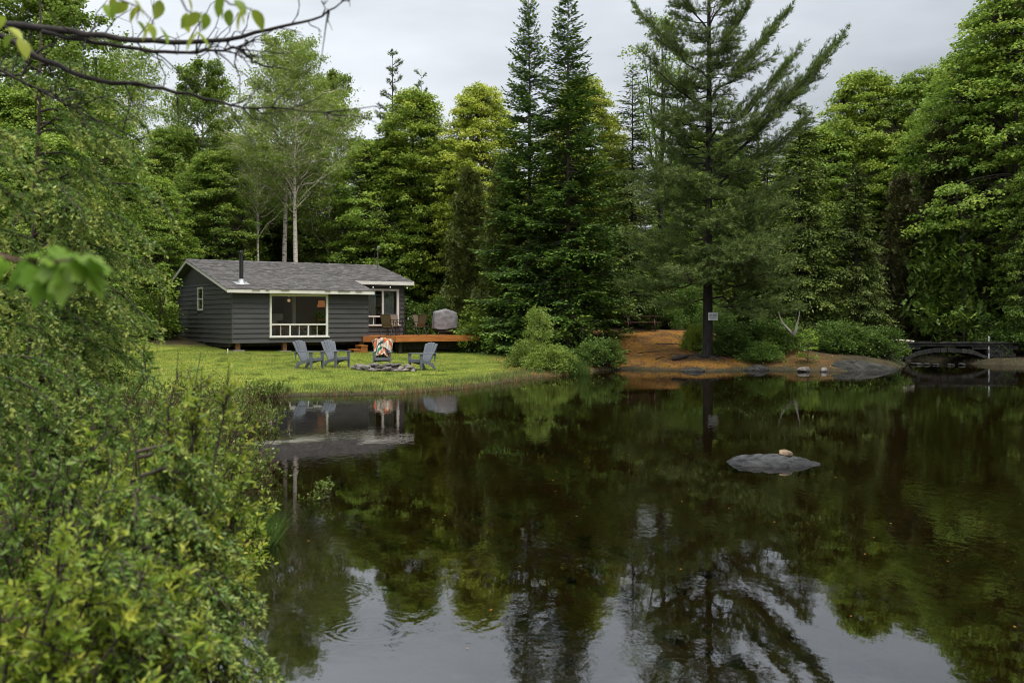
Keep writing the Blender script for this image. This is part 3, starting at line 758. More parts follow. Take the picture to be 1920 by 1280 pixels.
def plant(name, crown_me, trunk_me, loc, rz=0.0, s=1.0, label='', cat='tree', group=None, leaf=None, bark=None, sz=None, cname='crown', tname='trunk'):
    e = empty(name, loc, rz, label, cat, group)
    e.scale = (s, s, sz or s)
    for nm, me, mt in ((tname, trunk_me, bark), (cname, crown_me, leaf)):
        o = obj(nm, me, e)
        if mt is not None:
            o.material_slots[0].link = 'OBJECT'; o.material_slots[0].material = mt
        if nm == cname: o['kind'] = 'stuff'
    return e

def proto(gen, nm, leaf_mat, bark_mat, /, **kw):
    lv, wd, tp = gen(**kw)
    return lv.mesh(nm + '_foliage', M[leaf_mat]), wd.mesh(nm + '_wood', M[bark_mat])

# ------------------------------------------------------------------ the cabin (local frame: x along the front, y to the back)
CAB_O, CAB_A = Vector((-11.65, 41.5, 0.0)), math.atan2(0.553, 0.835)
cabin = empty('cabin', CAB_O, CAB_A, 'low charcoal cabin with white trim, big picture window and grey shingle roof', 'cabin')
Z0, ZE = 1.02, 3.12                       # foot of the siding, underside of the fascia
CL, CD, BAY, SET, RIDGE, BACK = 9.1, 8.5, 6.17, 2.18, 5.75, 8.85
PITCH = 0.245
def rtop(y):                              # top of the roof deck above depth y
    return 3.29 + PITCH * (y + 0.35) if y <= RIDGE else 3.29 + PITCH * (RIDGE + 0.35) - 0.345 * (y - RIDGE)
def part(name, mb, m, parent=cabin, **k): return mb.build(name, m, parent, **k)
WX0, WX1, WZ0, WZ1 = 1.66, 4.17, 1.28, 3.07        # picture window
RX0, RX1, RZ0, RZ1 = 6.75, 8.81, 1.72, 3.455       # recessed window
GY0, GY1, GZ0, GZ1 = 4.12, 4.86, 2.46, 3.41        # gable window

front = part('wall', MB().box(0.0, WX0, 0, 0.12, Z0, 3.2).box(WX1, BAY, 0, 0.12, Z0, 3.2).box(WX0, WX1, 0, 0.12, Z0, WZ0).box(WX0, WX1, 0, 0.12, WZ1, 3.2), M['siding'])
gable = part('wall', MB().prism([(0.125, Z0 - 0.02), (GY0, Z0 - 0.02), (GY0, rtop(GY0) - 0.2), (0.125, rtop(0.125) - 0.2)], 'x', 0.0, 0.12)
             .prism([(GY1, Z0 - 0.02), (CD, Z0 - 0.02), (CD, rtop(CD) - 0.2), (RIDGE, rtop(RIDGE) - 0.2), (GY1, rtop(GY1) - 0.2)], 'x', 0.0, 0.12)
             .box(0, 0.12, GY0, GY1, Z0 - 0.02, GZ0).prism([(GY0, GZ1), (GY1, GZ1), (GY1, rtop(GY1) - 0.2), (GY0, rtop(GY0) - 0.2)], 'x', 0.0, 0.12), M['siding'])
rec = part('wall', MB().box(BAY, RX0, SET, SET + 0.12, Z0, 3.7).box(RX1, CL, SET, SET + 0.12, Z0, 3.7).box(RX0, RX1, SET, SET + 0.12, Z0, RZ0).box(RX0, RX1, SET, SET + 0.12, RZ1, 3.7), M['siding'])
part('wall', MB().box(BAY - 0.12, BAY, 0.123, SET + 0.12, Z0 + 0.003, 3.2), M['siding'])
part('wall', MB().prism([(SET + 0.123, Z0), (CD, Z0), (CD, rtop(CD) - 0.2), (RIDGE, rtop(RIDGE) - 0.2), (SET + 0.123, rtop(SET) - 0.2)], 'x', CL - 0.12, CL), M['siding'])
part('wall', MB().box(0.123, CL - 0.123, CD - 0.12, CD, Z0 + 0.003, 3.55), M['siding'])
part('floor', MB().box(0.124, BAY - 0.124, 0.124, CD - 0.124, 1.05, 1.12).box(BAY - 0.124, CL - 0.124, SET + 0.124, CD - 0.124, 1.05, 1.12), M['floorwood'])
part('ceiling', MB().box(0.124, BAY - 0.124, 0.124, CD - 0.124, 3.14, 3.17).box(BAY - 0.124, CL - 0.124, SET + 0.124, CD - 0.124, 3.16, 3.19), M['room'])
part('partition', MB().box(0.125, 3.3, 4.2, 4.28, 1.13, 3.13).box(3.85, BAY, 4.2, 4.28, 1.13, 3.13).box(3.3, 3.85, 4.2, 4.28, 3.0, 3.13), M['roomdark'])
part('partition', MB().box(BAY - 0.05, BAY + 0.03, SET + 0.13, CD - 0.13, 1.13, 3.13), M['room'])
part('post', MB().box(3.23, 3.37, 1.55, 1.68, 1.13, 3.13), M['white'])

COURSE = 0.21
def lap_x(x0, x1, y, z, h, parent):       # a lap board facing -y
    MB().prism([(y, z), (y - 0.052, z), (y - 0.010, z + h + 0.018), (y, z + h + 0.018)], 'x', x0, x1).build('board', M['siding'], parent)
def lap_y(y0, y1, x, z, h, parent, top=None):       # a lap board facing -x, its ends trimmed to the rake
    q = lambda y: min(z + h + 0.018, rtop(y) - 0.21)
    if q(y0) - z < 0.02 or q(y1) - z < 0.02: return
    vs = [(x, y0, z), (x - 0.052, y0, z), (x - 0.010, y0, q(y0)), (x, y0, q(y0)), (x, y1, z), (x - 0.052, y1, z), (x - 0.010, y1, q(y1)), (x, y1, q(y1))]
    MB().add(vs, [(0, 1, 2, 3), (7, 6, 5, 4), (0, 4, 5, 1), (1, 5, 6, 2), (2, 6, 7, 3), (3, 7, 4, 0)]).build('board', M['siding'], parent)
for k in range(10):
    z = Z0 + k * COURSE
    h = min(COURSE, ZE + 0.05 - z)
    if k == 0:
        lap_x(0.0, BAY, -0.002, z, h, front)
        continue
    if z < WZ0 - 0.02:
        lap_x(0.0, WX0 - 0.08, -0.002, z, h, front); lap_x(WX1 + 0.08, BAY, -0.002, z, h, front)
        lap_x(WX0 - 0.08, WX1 + 0.08, -0.002, z, WZ0 - z - 0.06, front)
    elif k % 3 == 1:                       # butt joints where two lengths meet
        lap_x(0.0, 0.86, -0.002, z, h, front); lap_x(0.864, WX0 - 0.08, -0.002, z, h, front); lap_x(WX1 + 0.08, BAY, -0.002, z, h, front)
    else:
        lap_x(0.0, WX0 - 0.08, -0.002, z, h, front); lap_x(WX1 + 0.08, 5.1 + 0.2 * (k % 2), -0.002, z, h, front); lap_x(5.104 + 0.2 * (k % 2), BAY, -0.002, z, h, front)
for k in range(13):
    z = Z0 - 0.02 + k * COURSE
    def rng_y(zz):                        # where this course fits under the rake
        need = zz + 0.05 + 0.21
        ys_ = [y for y in np.arange(0.0, CD + 0.001, 0.05) if rtop(y) > need]
        return (min(ys_), max(ys_)) if ys_ else None
    r = rng_y(z)
    if r is None or z > 3.66: continue
    a, b = r
    if z + COURSE > GZ0 - 0.07 and z < GZ1 + 0.07:
        if GY0 - 0.07 > a: lap_y(a, GY0 - 0.075, -0.002, z, COURSE, gable)
        if GY1 + 0.07 < b: lap_y(GY1 + 0.075, b, -0.002, z, COURSE, gable)
    else:
        lap_y(a, b, -0.002, z, COURSE, gable)
for k in range(13):
    z = Z0 + k * COURSE
    if z + COURSE > 3.72: break
    if z + COURSE > RZ0 - 0.07 and z < RZ1 + 0.07:
        lap_x(RX1 + 0.075, CL, SET - 0.002, z, COURSE, rec)
    else:
        lap_x(BAY + 0.002, CL, SET - 0.002, z, COURSE, rec)
for (x, y, zt) in ((0, 0, 3.13), (BAY, 0, 3.13), (CL, SET, 3.66)):   # corner boards
    sgn = -1 if x == 0 else 1
    part('corner_board', MB().box(x - 0.045 if sgn < 0 else x - 0.012, x + 0.012 if sgn < 0 else x + 0.02, y - 0.045, y + 0.02, Z0 - 0.01, zt), M['siding'])
part('louvre', MB().box(-0.04, -0.012, 3.7, 3.95, 3.98, 4.12), M['siding'])

# roof: decks, fascias, rakes, shingles
roof = part('roof', MB().prism([(-0.33, rtop(-0.35) - 0.16), (-0.33, rtop(-0.33) - 0.02), (RIDGE, rtop(RIDGE) - 0.02), (RIDGE, rtop(RIDGE) - 0.16)], 'x', -0.30, BAY + 0.10)
            .prism([(1.88, rtop(1.88) - 0.16), (1.88, rtop(1.88) - 0.02), (RIDGE, rtop(RIDGE) - 0.022), (RIDGE, rtop(RIDGE) - 0.158)], 'x', BAY + 0.10, CL + 0.36)
            .prism([(RIDGE + 0.001, rtop(RIDGE) - 0.16), (RIDGE + 0.001, rtop(RIDGE) - 0.021), (BACK, rtop(BACK) - 0.021), (BACK, rtop(BACK) - 0.16)], 'x', -0.30, CL + 0.36), M['roomdark'])
def sub(name, mb, m, parent, **k): return mb.build(name, m, parent, **k)
sub('fascia', MB().box(-0.34, BAY + 0.16, -0.372, -0.334, 3.118, 3.275), M['white'], roof)
sub('fascia', MB().box(BAY - 0.35, CL + 0.40, 1.838, 1.876, 3.655, 3.815), M['white'], roof)
def rake(x0, x1, ya, yb):
    return MB().prism([(ya, rtop(ya) - 0.155), (ya, rtop(ya) - 0.008), (yb, rtop(yb) - 0.008), (yb, rtop(yb) - 0.155)], 'x', x0, x1)
sub('rake_board', rake(-0.338, -0.302, -0.333, RIDGE), M['white'], roof)
sub('rake_board', rake(-0.338, -0.302, RIDGE + 0.001, BACK), M['white'], roof)
sub('rake_board', rake(CL + 0.362, CL + 0.398, 1.88, RIDGE), M['white'], roof)
sub('rake_board', rake(CL + 0.362, CL + 0.398, RIDGE + 0.001, BACK), M['white'], roof)
rngs = np.random.default_rng(5)
sh = MB()
def course(y0, x0, x1, back=False):
    x = x0 - rngs.uniform(0, 0.3)
    while x < x1:
        w = rngs.uniform(0.16, 0.36); a, b = max(x, x0), min(x + w, x1)
        if b - a > 0.02:
            t = rngs.uniform(0.010, 0.022); ex = rngs.choice([0, 0, 0.03])
            if not back:
                yl, yh = y0 - ex, y0 + 0.20
                vs = [(a, yl, rtop(yl) - 0.014), (b, yl, rtop(yl) - 0.014), (a, yl, rtop(yl) + t), (b, yl, rtop(yl) + t), (a, yh, rtop(yh) - 0.002), (b, yh, rtop(yh) - 0.002)]
                sh.add(vs, [(0, 1, 3, 2), (2, 3, 5, 4), (0, 2, 4), (1, 5, 3)])
            else:
                yl, yh = y0 + ex, y0 - 0.2
                vs = [(a, yl, rtop(yl) - 0.014), (b, yl, rtop(yl) - 0.014), (a, yl, rtop(yl) + t), (b, yl, rtop(yl) + t), (a, yh, rtop(yh) - 0.002), (b, yh, rtop(yh) - 0.002)]
                sh.add(vs, [(1, 0, 2, 3), (3, 2, 4, 5), (0, 4, 2), (1, 3, 5)])
        x += w
y = -0.385
while y < RIDGE - 0.1:
    course(y, -0.35, (BAY + 0.17) if y < 1.80 else CL + 0.41); y += 0.143
y = BACK + 0.02
while y > RIDGE + 0.1:
    course(y, -0.35, CL + 0.41, True); y -= 0.143
so = sh.build('shingles', M['shingle'], roof); so['kind'] = 'stuff'
cap = MB(); x = -0.35
while x < CL + 0.38:
    cap.prism([(RIDGE - 0.15, rtop(RIDGE - 0.15) + 0.004), (RIDGE, rtop(RIDGE) + 0.028), (RIDGE + 0.15, rtop(RIDGE + 0.15) + 0.004), (RIDGE, rtop(RIDGE) + 0.008)], 'x', x, min(x + 0.142, CL + 0.4)); x += 0.144
co = cap.build('ridge_cap', M['shingle'], roof); co['kind'] = 'stuff'
# stove pipe
cx, cy = 0.58, 0.62; cz = rtop(cy)
ch = part('chimney', MB().tube([(cx, cy, cz - 0.05), (cx, cy, 4.80)], 0.088, 16), M['black_pipe'], smooth=False)
mb = MB(); c_, s_ = math.cos(math.atan(PITCH)), math.sin(math.atan(PITCH))
Mf = Matrix.Translation((cx, cy, cz + 0.028)) @ Matrix.Rotation(math.atan(PITCH), 4, 'X')
mb.box(-0.30, 0.30, -0.30, 0.26, -0.004, 0.006, Mf).tube([(cx, cy, cz - 0.02), (cx, cy, cz + 0.12), (cx, cy, cz + 0.20)], [0.19, 0.13, 0.105], 16)
sub('flashing', mb, M['galv'], ch)
sub('rain_cap', MB().tube([(cx, cy, 4.86), (cx, cy, 4.885), (cx, cy, 4.92)], [0.155, 0.16, 0.05], 14).tube([(cx - 0.08, cy, 4.78), (cx - 0.08, cy, 4.87)], 0.012, 5).tube([(cx + 0.08, cy, 4.78), (cx + 0.08, cy, 4.87)], 0.012, 5), M['black_pipe'], ch)
mast = part('service_mast', MB().tube([(8.75, 4.3, rtop(4.3) - 0.05), (8.75, 4.3, 5.55)], 0.03, 8), M['firbark'])
sub('weather_head', MB().tube([(8.75, 4.3, 5.54), (8.75, 4.26, 5.63), (8.75, 4.16, 5.62)], [0.045, 0.05, 0.03], 8), M['galv'], mast)

# picture window
def casing(x0, x1, z0, z1, y, w, wt, wb): return MB().box(x0 - w, x0, y - 0.05, y + 0.05, z0 - wb, z1 + wt).box(x1, x1 + w, y - 0.05, y + 0.05, z0 - wb, z1 + wt).box(x0, x1, y - 0.05, y + 0.05, z1, z1 + wt).box(x0, x1, y - 0.05, y + 0.05, z0 - wb, z0)
win = part('window', casing(WX0 + 0.02, WX1 - 0.02, WZ0 + 0.04, WZ1 - 0.06, 0.0, 0.095, 0.10, 0.05), M['white'])
sub('sill', MB().box(WX0 - 0.10, WX1 + 0.12, -0.10, -0.053, WZ0 - 0.05, WZ0 + 0.0), M['white'], win)
SZ = 1.80
sub('rail', MB().box(WX0 + 0.022, WX1 - 0.022, -0.045, 0.06, SZ - 0.04, SZ + 0.03), M['white'], win)
mx = [WX0 + 0.02, 2.50, 3.33, WX1 - 0.02]
for a in mx[1:3]: sub('mullion', MB().box(a - 0.032, a + 0.032, -0.04, 0.05, WZ0 + 0.042, SZ - 0.041), M['white'], win)
for i in range(3):
    c = 0.5 * (mx[i] + mx[i + 1]); sub('sash_bar', MB().box(c - 0.010, c + 0.010, -0.02, 0.03, WZ0 + 0.042, SZ - 0.041), M['white'], win)
    sub('pane', MB().box(mx[i] + 0.03, mx[i + 1] - 0.03, 0.008, 0.014, WZ0 + 0.043, SZ - 0.042), M['glass'], win)
sub('pane', MB().box(WX0 + 0.022, WX1 - 0.022, 0.008, 0.014, SZ + 0.031, WZ1 - 0.061), M['glass'], win)
# recessed window by the deck
win2 = part('window', casing(RX0, RX1 - 0.10, RZ0 + 0.05, RZ1 - 0.08, SET - 0.02, 0.12, 0.09, 0.05), M['white'])
sub('sill', MB().box(RX0 - 0.14, RX1 + 0.06, SET - 0.12, SET - 0.073, RZ0 - 0.02, RZ0 + 0.045), M['white'], win2)
sub('rail', MB().box(RX0 + 0.002, RX1 - 0.102, SET - 0.06, SET + 0.04, 2.12, 2.19), M['white'], win2)
sub('mullion', MB().box(7.93, 8.01, SET - 0.058, SET + 0.04, RZ0 + 0.052, RZ1 - 0.081), M['white'], win2)
sub('sash_bar', MB().box(7.48, 7.505, SET - 0.03, SET + 0.02, RZ0 + 0.052, 2.118), M['white'], win2)
for (a, b, c, d) in ((RX0, 7.93, 2.19, RZ1 - 0.08), (8.01, RX1 - 0.10, 2.19, RZ1 - 0.08), (RX0, 7.93, RZ0 + 0.05, 2.12), (8.01, RX1 - 0.10, RZ0 + 0.05, 2.12)):
    sub('pane', MB().box(a + 0.002, b - 0.002, SET + 0.0, SET + 0.006, c + 0.002, d - 0.002), M['glass'], win2)
# gable window
g = MB()
g.box(-0.055, 0.03, GY0 - 0.07, GY0 + 0.01, GZ0 - 0.05, GZ1 + 0.06).box(-0.055, 0.03, GY1 - 0.01, GY1 + 0.07, GZ0 - 0.05, GZ1 + 0.06)
g.box(-0.055, 0.03, GY0 + 0.01, GY1 - 0.01, GZ1 - 0.02, GZ1 + 0.06).box(-0.055, 0.03, GY0 + 0.01, GY1 - 0.01, GZ0 - 0.05, GZ0 + 0.03)
win3 = part('window', g, M['white'])
sub('rail', MB().box(-0.04, 0.02, GY0 + 0.012, GY1 - 0.012, 2.90, 2.96), M['white'], win3)
sub('pane', MB().box(-0.012, -0.006, GY0 + 0.011, GY1 - 0.011, 2.961, GZ1 - 0.021), M['glass'], win3)
sub('pane', MB().box(-0.012, -0.006, GY0 + 0.011, GY1 - 0.011, GZ0 + 0.031, 2.899), M['glass'], win3)
sub('blind', MB().box(0.03, 0.04, GY0 + 0.05, GY1 - 0.05, 2.97, GZ1 - 0.03), M['honeywood'], win3)
# piers under the floor
def cab_ground(x, y):
    c, s = math.cos(CAB_A), math.sin(CAB_A); return gz(CAB_O.x + c * x - s * y, CAB_O.y + s * x + c * y)
for (x, y) in ((0.28, 0.2), (2.32, 0.2), (4.55, 0.2), (5.95, 0.2), (0.28, 4.2), (3.2, 4.2), (6.1, 4.2), (0.28, 8.2), (4.5, 8.2), (8.9, 8.2), (8.9, 4.2)):
    h0 = cab_ground(x, y)
    p = part('pier', MB().box(x - 0.09, x + 0.09, y - 0.09, y + 0.09, h0 - 0.05, Z0 + 0.0), M['post'])
    sub('footing', MB().box(x - 0.24, x + 0.24, y - 0.2, y + 0.2, h0 - 0.1, h0 + 0.045), M['concrete'], p)
part('beam', MB().box(0.0, BAY, 0.30, 0.50, Z0 - 0.14, Z0 - 0.006), M['darkbark'])
part('skirting', MB().box(0.06, 0.10, 0.5, 8.3, cab_ground(0, 4) - 0.1, Z0 - 0.025), M['darkbark'])
part('skirting', MB().box(0.3, 9.0, 2.0, 2.1, 0.5, Z0 - 0.02), M['darkbark'])

def cabw(x, y, z):                         # cabin-local to world
    c, s = math.cos(CAB_A), math.sin(CAB_A); return Vector((CAB_O.x + c * x - s * y, CAB_O.y + s * x + c * y, z))

# ------------------------------------------------------------------ what stands in the rooms
def inroom(name, x, y, z, rz, label, cat): return empty(name, cabw(x, y, z), CAB_A + rz, label, cat)
t = inroom('pendant_lamp', 3.22, 2.0, 2.86, 0, 'lit amber pendant lamp seen through the picture window', 'lamp')
sub('bulb', MB().tube([(0, 0, -0.06), (0, 0, 0.0), (0, 0, 0.06)], [0.05, 0.075, 0.03], 10), M['bulb'], t)
sub('shade', MB().tube([(0, 0, 0.06), (0, 0, 0.16), (0, 0, 0.2)], [0.13, 0.09, 0.03], 12, caps=False), M['blackmetal'], t)
sub('cord', MB().tube([(0, 0, 0.2), (0, 0, 0.28)], 0.008, 5), M['blackmetal'], t)
def lamp_light(loc, e, c):
    l = bpy.data.lights.new('lamp_glow', 'POINT'); l.energy = e; l.color = c; l.shadow_soft_size = 0.02
    o = bpy.data.objects.new('lamp_glow', l); o.location = loc; col.objects.link(o)
lamp_light(cabw(3.22, 2.0, 2.975), 6.0, (1.0, 0.88, 0.70))
t = inroom('floor_lamp', 4.95, 2.4, 1.12, 0, 'warm glowing lamp behind the tall houseplant at the window', 'lamp')
sub('shade', MB().tube([(0, 0, 1.46), (0, 0, 1.76)], [0.20, 0.14], 14, caps=False), M['lampshade'], t)
sub('bulb', MB().tube([(0, 0, 1.5), (0, 0, 1.58), (0, 0, 1.62)], [0.02, 0.05, 0.02], 8), M['bulb'], t)
sub('pole', MB().tube([(0, 0, 0.03), (0, 0, 1.5)], 0.012, 6), M['blackmetal'], t); sub('base', MB().tube([(0, 0, 0), (0, 0, 0.03)], 0.14, 12), M['blackmetal'], t)
lamp_light(cabw(4.95, 2.4, 2.76), 2.5, (1.0, 0.5, 0.2))
t = inroom('houseplant', 4.50, 1.45, 1.12, 0, 'dark broad-leaved houseplant on a stand inside the picture window', 'plant')
sub('stand', MB().box(-0.14, 0.14, -0.14, 0.14, 0.0, 0.62), M['blackmetal'], t)
sub('pot', MB().tube([(0, 0, 0.62), (0, 0, 0.86)], [0.13, 0.17], 12), M['navy'], t)
rg = np.random.default_rng(11); lv = Leaves(); n = 46
az = rg.uniform(0, 6.283, n); P = np.stack([0.05 * np.cos(az), 0.05 * np.sin(az), rg.uniform(0.85, 1.25, n)], 1)
lv.add(P, np.stack([np.cos(az), np.sin(az), rg.uniform(-0.1, 1.1, n)], 1), np.tile([0, 0, 1.0], (n, 1)), rg.uniform(0.25, 0.42, n), 0.06, rg.uniform(0, 0.4, n), 'leaf6', 0.2, 0.8)
o = obj('foliage', lv.mesh('houseplant_foliage', M['l_fir']), t); o['kind'] = 'stuff'
def lounge(name, x, y, rz, m, label):
    t = inroom(name, x, y, 1.12, rz, label, 'chair'); t.scale = (1.05, 1.05, 1.26)
    sub('seat', MB().box(-0.3, 0.3, -0.3, 0.28, 0.30, 0.42, Matrix.Rotation(0.15, 4, 'X')), m, t, bevel=0.03)
    sub('backrest', MB().box(-0.3, 0.3, 0.24, 0.34, 0.3, 0.98, Matrix.Translation((0, 0.1, 0)) @ Matrix.Rotation(-0.33, 4, 'X')), m, t, bevel=0.03)
    for s in (-1, 1):
        sub('arm', MB().tube([(0.34 * s, -0.36, 0.0), (0.34 * s, -0.34, 0.46), (0.34 * s, 0.0, 0.56), (0.34 * s, 0.34, 0.52), (0.34 * s, 0.40, 0.0)], 0.022, 6), M['honeywood'], t)
lounge('lounge_chair', 2.95, 1.55, 0.75, M['cushion'], 'pale reclining lounge chair seen through the picture window')
lounge('lounge_chair', 2.45, 1.65, -0.7, M['navy'], 'dark armchair at the left side of the picture window')
t = tag(MB().box(-0.28, 0.28, -0.06, 0.06, 0, 0.34, Matrix.Rotation(-0.4, 4, 'X')).build('pillow', M['cushion'], None, loc=cabw(2.42, 1.45, 1.95), rot=(0, 0, CAB_A - 0.5), bevel=0.05), 'pale pillow propped on the dark armchair', 'pillow')
t = inroom('side_stool', 2.32, 0.5, 1.12, 0, 'honey wood stool behind the lower window panes', 'stool')
sub('top', MB().box(-0.2, 0.2, -0.16, 0.16, 0.42, 0.47), M['honeywood'], t)
for sx in (-1, 1):
    for sy in (-1, 1): sub('leg', MB().box(0.17 * sx - 0.02, 0.17 * sx + 0.02, 0.13 * sy - 0.02, 0.13 * sy + 0.02, 0, 0.42), M['honeywood'], t)
for zz in (0.16, 0.3): sub('stretcher', MB().box(-0.15, 0.15, -0.145, -0.12, zz, zz + 0.04), M['honeywood'], t)
# patterned cushion: cream ground with red and dark triangles, one face per patch
t = inroom('patterned_cushion', 3.20, 0.40, 1.38, 0, 'cream cushion with red and dark patches behind the lower panes', 'cushion')
sub('cover', MB().box(-0.24, 0.24, -0.05, 0.07, -0.02, 0.40), M['cushion'], t, bevel=0.03)
RED = mat('red_patch', (0.42, 0.06, 0.03), (0.35, 0.05, 0.03), 0.9); ORG = mat('orange_patch', (0.55, 0.2, 0.05), (0.5, 0.18, 0.05), 0.9)
for pts, m_ in (([(-.2, .12), (-.04, .22), (-.2, .32)], RED), ([(.0, .10), (-.16, .03), (.08, .02)], M['navy']), ([(-.08, .38), (.1, .38), (.0, .27)], ORG), ([(.06, .2), (.2, .1), (.2, .28)], M['navy']), ([(-.1, .12), (.04, .12), (-.02, .22)], RED)):
    sub('patch', MB().prism(pts, 'y', -0.058, -0.051), m_, t)
t = inroom('added_bench', 2.9, 0.80, 1.12, 0, 'long pale bench added to lighten the lower panes', 'bench')  # pale bench added inside, standing in for the lit floor behind the panes
sub('seat', MB().box(-1.2, 1.2, -0.04, 0.42, 0.50, 0.56), M['honeywood'], t)
sub('front_panel', MB().box(-1.16, 1.16, 0.0, 0.38, 0.0, 0.498), M['cushion'], t)
t = inroom('spindle_chair', 4.0, 0.5, 1.12, 0.2, 'honey wood spindle-back chair behind the lower right panes', 'chair')
sub('seat', MB().box(-0.2, 0.2, -0.2, 0.2, 0.42, 0.46), M['honeywood'], t)
for k in range(5): sub('spindle', MB().tube([(-0.16 + 0.08 * k, -0.18, 0.46), (-0.16 + 0.08 * k, -0.24, 0.86)], 0.012, 6), M['honeywood'], t)
sub('crest_rail', MB().box(-0.2, 0.2, -0.26, -0.22, 0.85, 0.92), M['honeywood'], t)
for sx in (-1, 1):
    for sy in (-1, 1): sub('leg', MB().tube([(0.16 * sx, 0.16 * sy, 0.42), (0.19 * sx, 0.19 * sy, 0)], 0.018, 6), M['honeywood'], t)
# curtains and a hanging plant behind the recessed window
def wavy(x0, x1, z0, z1, y, amp=0.03, wl_=0.11):
    n = 40; vs = []; fs = []
    for i in range(n + 1):
        xx = x0 + (x1 - x0) * i / n; yy = y + amp * math.sin(2 * math.pi * xx / wl_)
        vs += [(xx, yy, z0), (xx, yy, z1)]
    for i in range(n): fs.append((2 * i, 2 * i + 2, 2 * i + 3, 2 * i + 1))
    return MB().add(vs, fs)
for (a, b, lb) in ((8.05, 8.68, 'white sheer curtain at the right side of the deck window'), (7.22, 7.72, 'narrow pale curtain at the left side of the deck window')):
    o = wavy(0, b - a, 0, 1.75, 0).build('curtain', M['curtain'], None, smooth=True, loc=cabw(a, SET + 0.20, 1.62), rot=(0, 0, CAB_A)); tag(o, lb, 'curtain')
for (x, z, s, lb) in ((7.88, 2.55, 1.0, 'dark leafy plant on the deck window rail'), (8.28, 3.15, 0.6, 'small trailing plant hanging high in the deck window')):
    lv = Leaves(); n = 60; d = norm(rg.normal(0, 1, (n, 3)))
    lv.add(d * 0.05, d, np.tile([0, 0, 1.0], (n, 1)), 0.2, 0.05, rg.uniform(0.1, 0.6, n), 'leaf6', 0.2, 0.5)
    o = obj('houseplant', lv.mesh('window_plant', M['l_fir']), None, cabw(x, SET + 0.22, z), (0, 0, CAB_A), (s, s, s)); tag(o, lb, 'plant')

# string of bulbs under the recess fascia
t = empty('string_light', cabw(6.1, 1.80, 3.64), CAB_A, 'string of small white bulbs under the recessed eave', 'string light')
pts = [(i * 0.3, 0, -0.05 * abs(math.sin(i * 0.9))) for i in range(12)]
sub('cable', MB().tube(pts, 0.006, 5), M['blackmetal'], t)
for i in (0, 2, 4, 7, 10):
    p = pts[i]; b = sub('bulb', MB().tube([(p[0], 0, p[2] - 0.15), (p[0], 0, p[2] - 0.11), (p[0], 0, p[2] - 0.06)], [0.02, 0.036, 0.018], 8), M['white'], t)
    sub('socket', MB().tube([(p[0], 0, p[2] - 0.058), (p[0], 0, p[2] + 0.01)], 0.017, 6), M['blackmetal'], b)

# ------------------------------------------------------------------ deck
DT = 1.265
deck = empty('deck', CAB_O, CAB_A, 'low orange-stained wooden deck beside the cabin', 'deck')
P_A, P_B, P_C = (5.86, -0.16), (7.04, -1.0), (11.42, -1.0)
y = -0.99
while y < SET - 0.1:
    ya, yb = y + 0.004, min(y + 0.136, SET - 0.04)
    def xs0(yy): return P_A[0] + (P_B[0] - P_A[0]) * (yy - P_A[1]) / (P_B[1] - P_A[1]) if yy < P_A[1] else (5.87 if yy < -0.05 else BAY + 0.06)
    if ya < -0.05 and yb > -0.05: yb = -0.052
    MB().prism([(xs0(ya), ya), (P_C[0], ya), (P_C[0], yb), (xs0(yb - 1e-4), yb)], 'z', DT - 0.036, DT + random.uniform(-0.002, 0.002)).build('plank', M['deck'], deck)
    y += 0.14
def fas(a, b, z0, z1, th=0.04):
    d = Vector((b[0] - a[0], b[1] - a[1])).normalized(); nn = Vector((d.y, -d.x))
    return MB().prism([(a[0] + nn.x * 0.004, a[1] + nn.y * 0.004), (b[0] + nn.x * 0.004, b[1] + nn.y * 0.004), (b[0] + nn.x * th, b[1] + nn.y * th), (a[0] + nn.x * th, a[1] + nn.y * th)], 'z', z0, z1)
fas(P_A, P_B, DT - 0.26, DT - 0.002).build('fascia', M['deck'], deck)
fas(P_B, P_C, DT - 0.262, DT - 0.003).build('fascia', M['deck'], deck)
fas((11.424, -1.0), (11.424, SET - 0.06), DT - 0.25, DT - 0.004).build('fascia', M['deck'], deck)
for (x, yy) in ((6.5, -0.3), (7.4, -0.75), (9.2, -0.75), (11.0, -0.75), (7.4, 1.6), (9.2, 1.6), (11.0, 1.6)):
    MB().box(x - 0.07, x + 0.07, yy - 0.07, yy + 0.07, cab_ground(x, yy) - 0.1, DT - 0.04).build('post', M['darkbark'], deck)
MB().box(6.4, 11.0, -0.68, -0.6, DT - 0.26, DT - 0.04).box(6.4, 11.0, 1.5, 1.58, DT - 0.26, DT - 0.04).build('beam', M['darkbark'], deck)
MB().box(7.3, 10.9, -0.55, -0.5, 0.62, DT - 0.04).build('skirt_screen', M['darkbark'], deck)
st = empty('step', CAB_O, CAB_A, 'short wooden steps at the left end of the deck', 'steps')
gS = cab_ground(5.7, -0.5)
for i, (a, b, z) in enumerate(((5.15, 5.50, gS + 0.17), (5.50, 5.84, gS + 0.34))):
    MB().box(a, b, -0.75, -0.10, z - 0.04, z).build('tread', M['deck'], st)
for yy in (-0.72, -0.16):
    MB().prism([(5.17, gS - 0.03), (5.82, gS - 0.03), (5.82, gS + 0.295), (5.52, gS + 0.295), (5.52, gS + 0.125), (5.17, gS + 0.125)], 'y', yy, yy + 0.04).build('stringer', M['deck'], st)

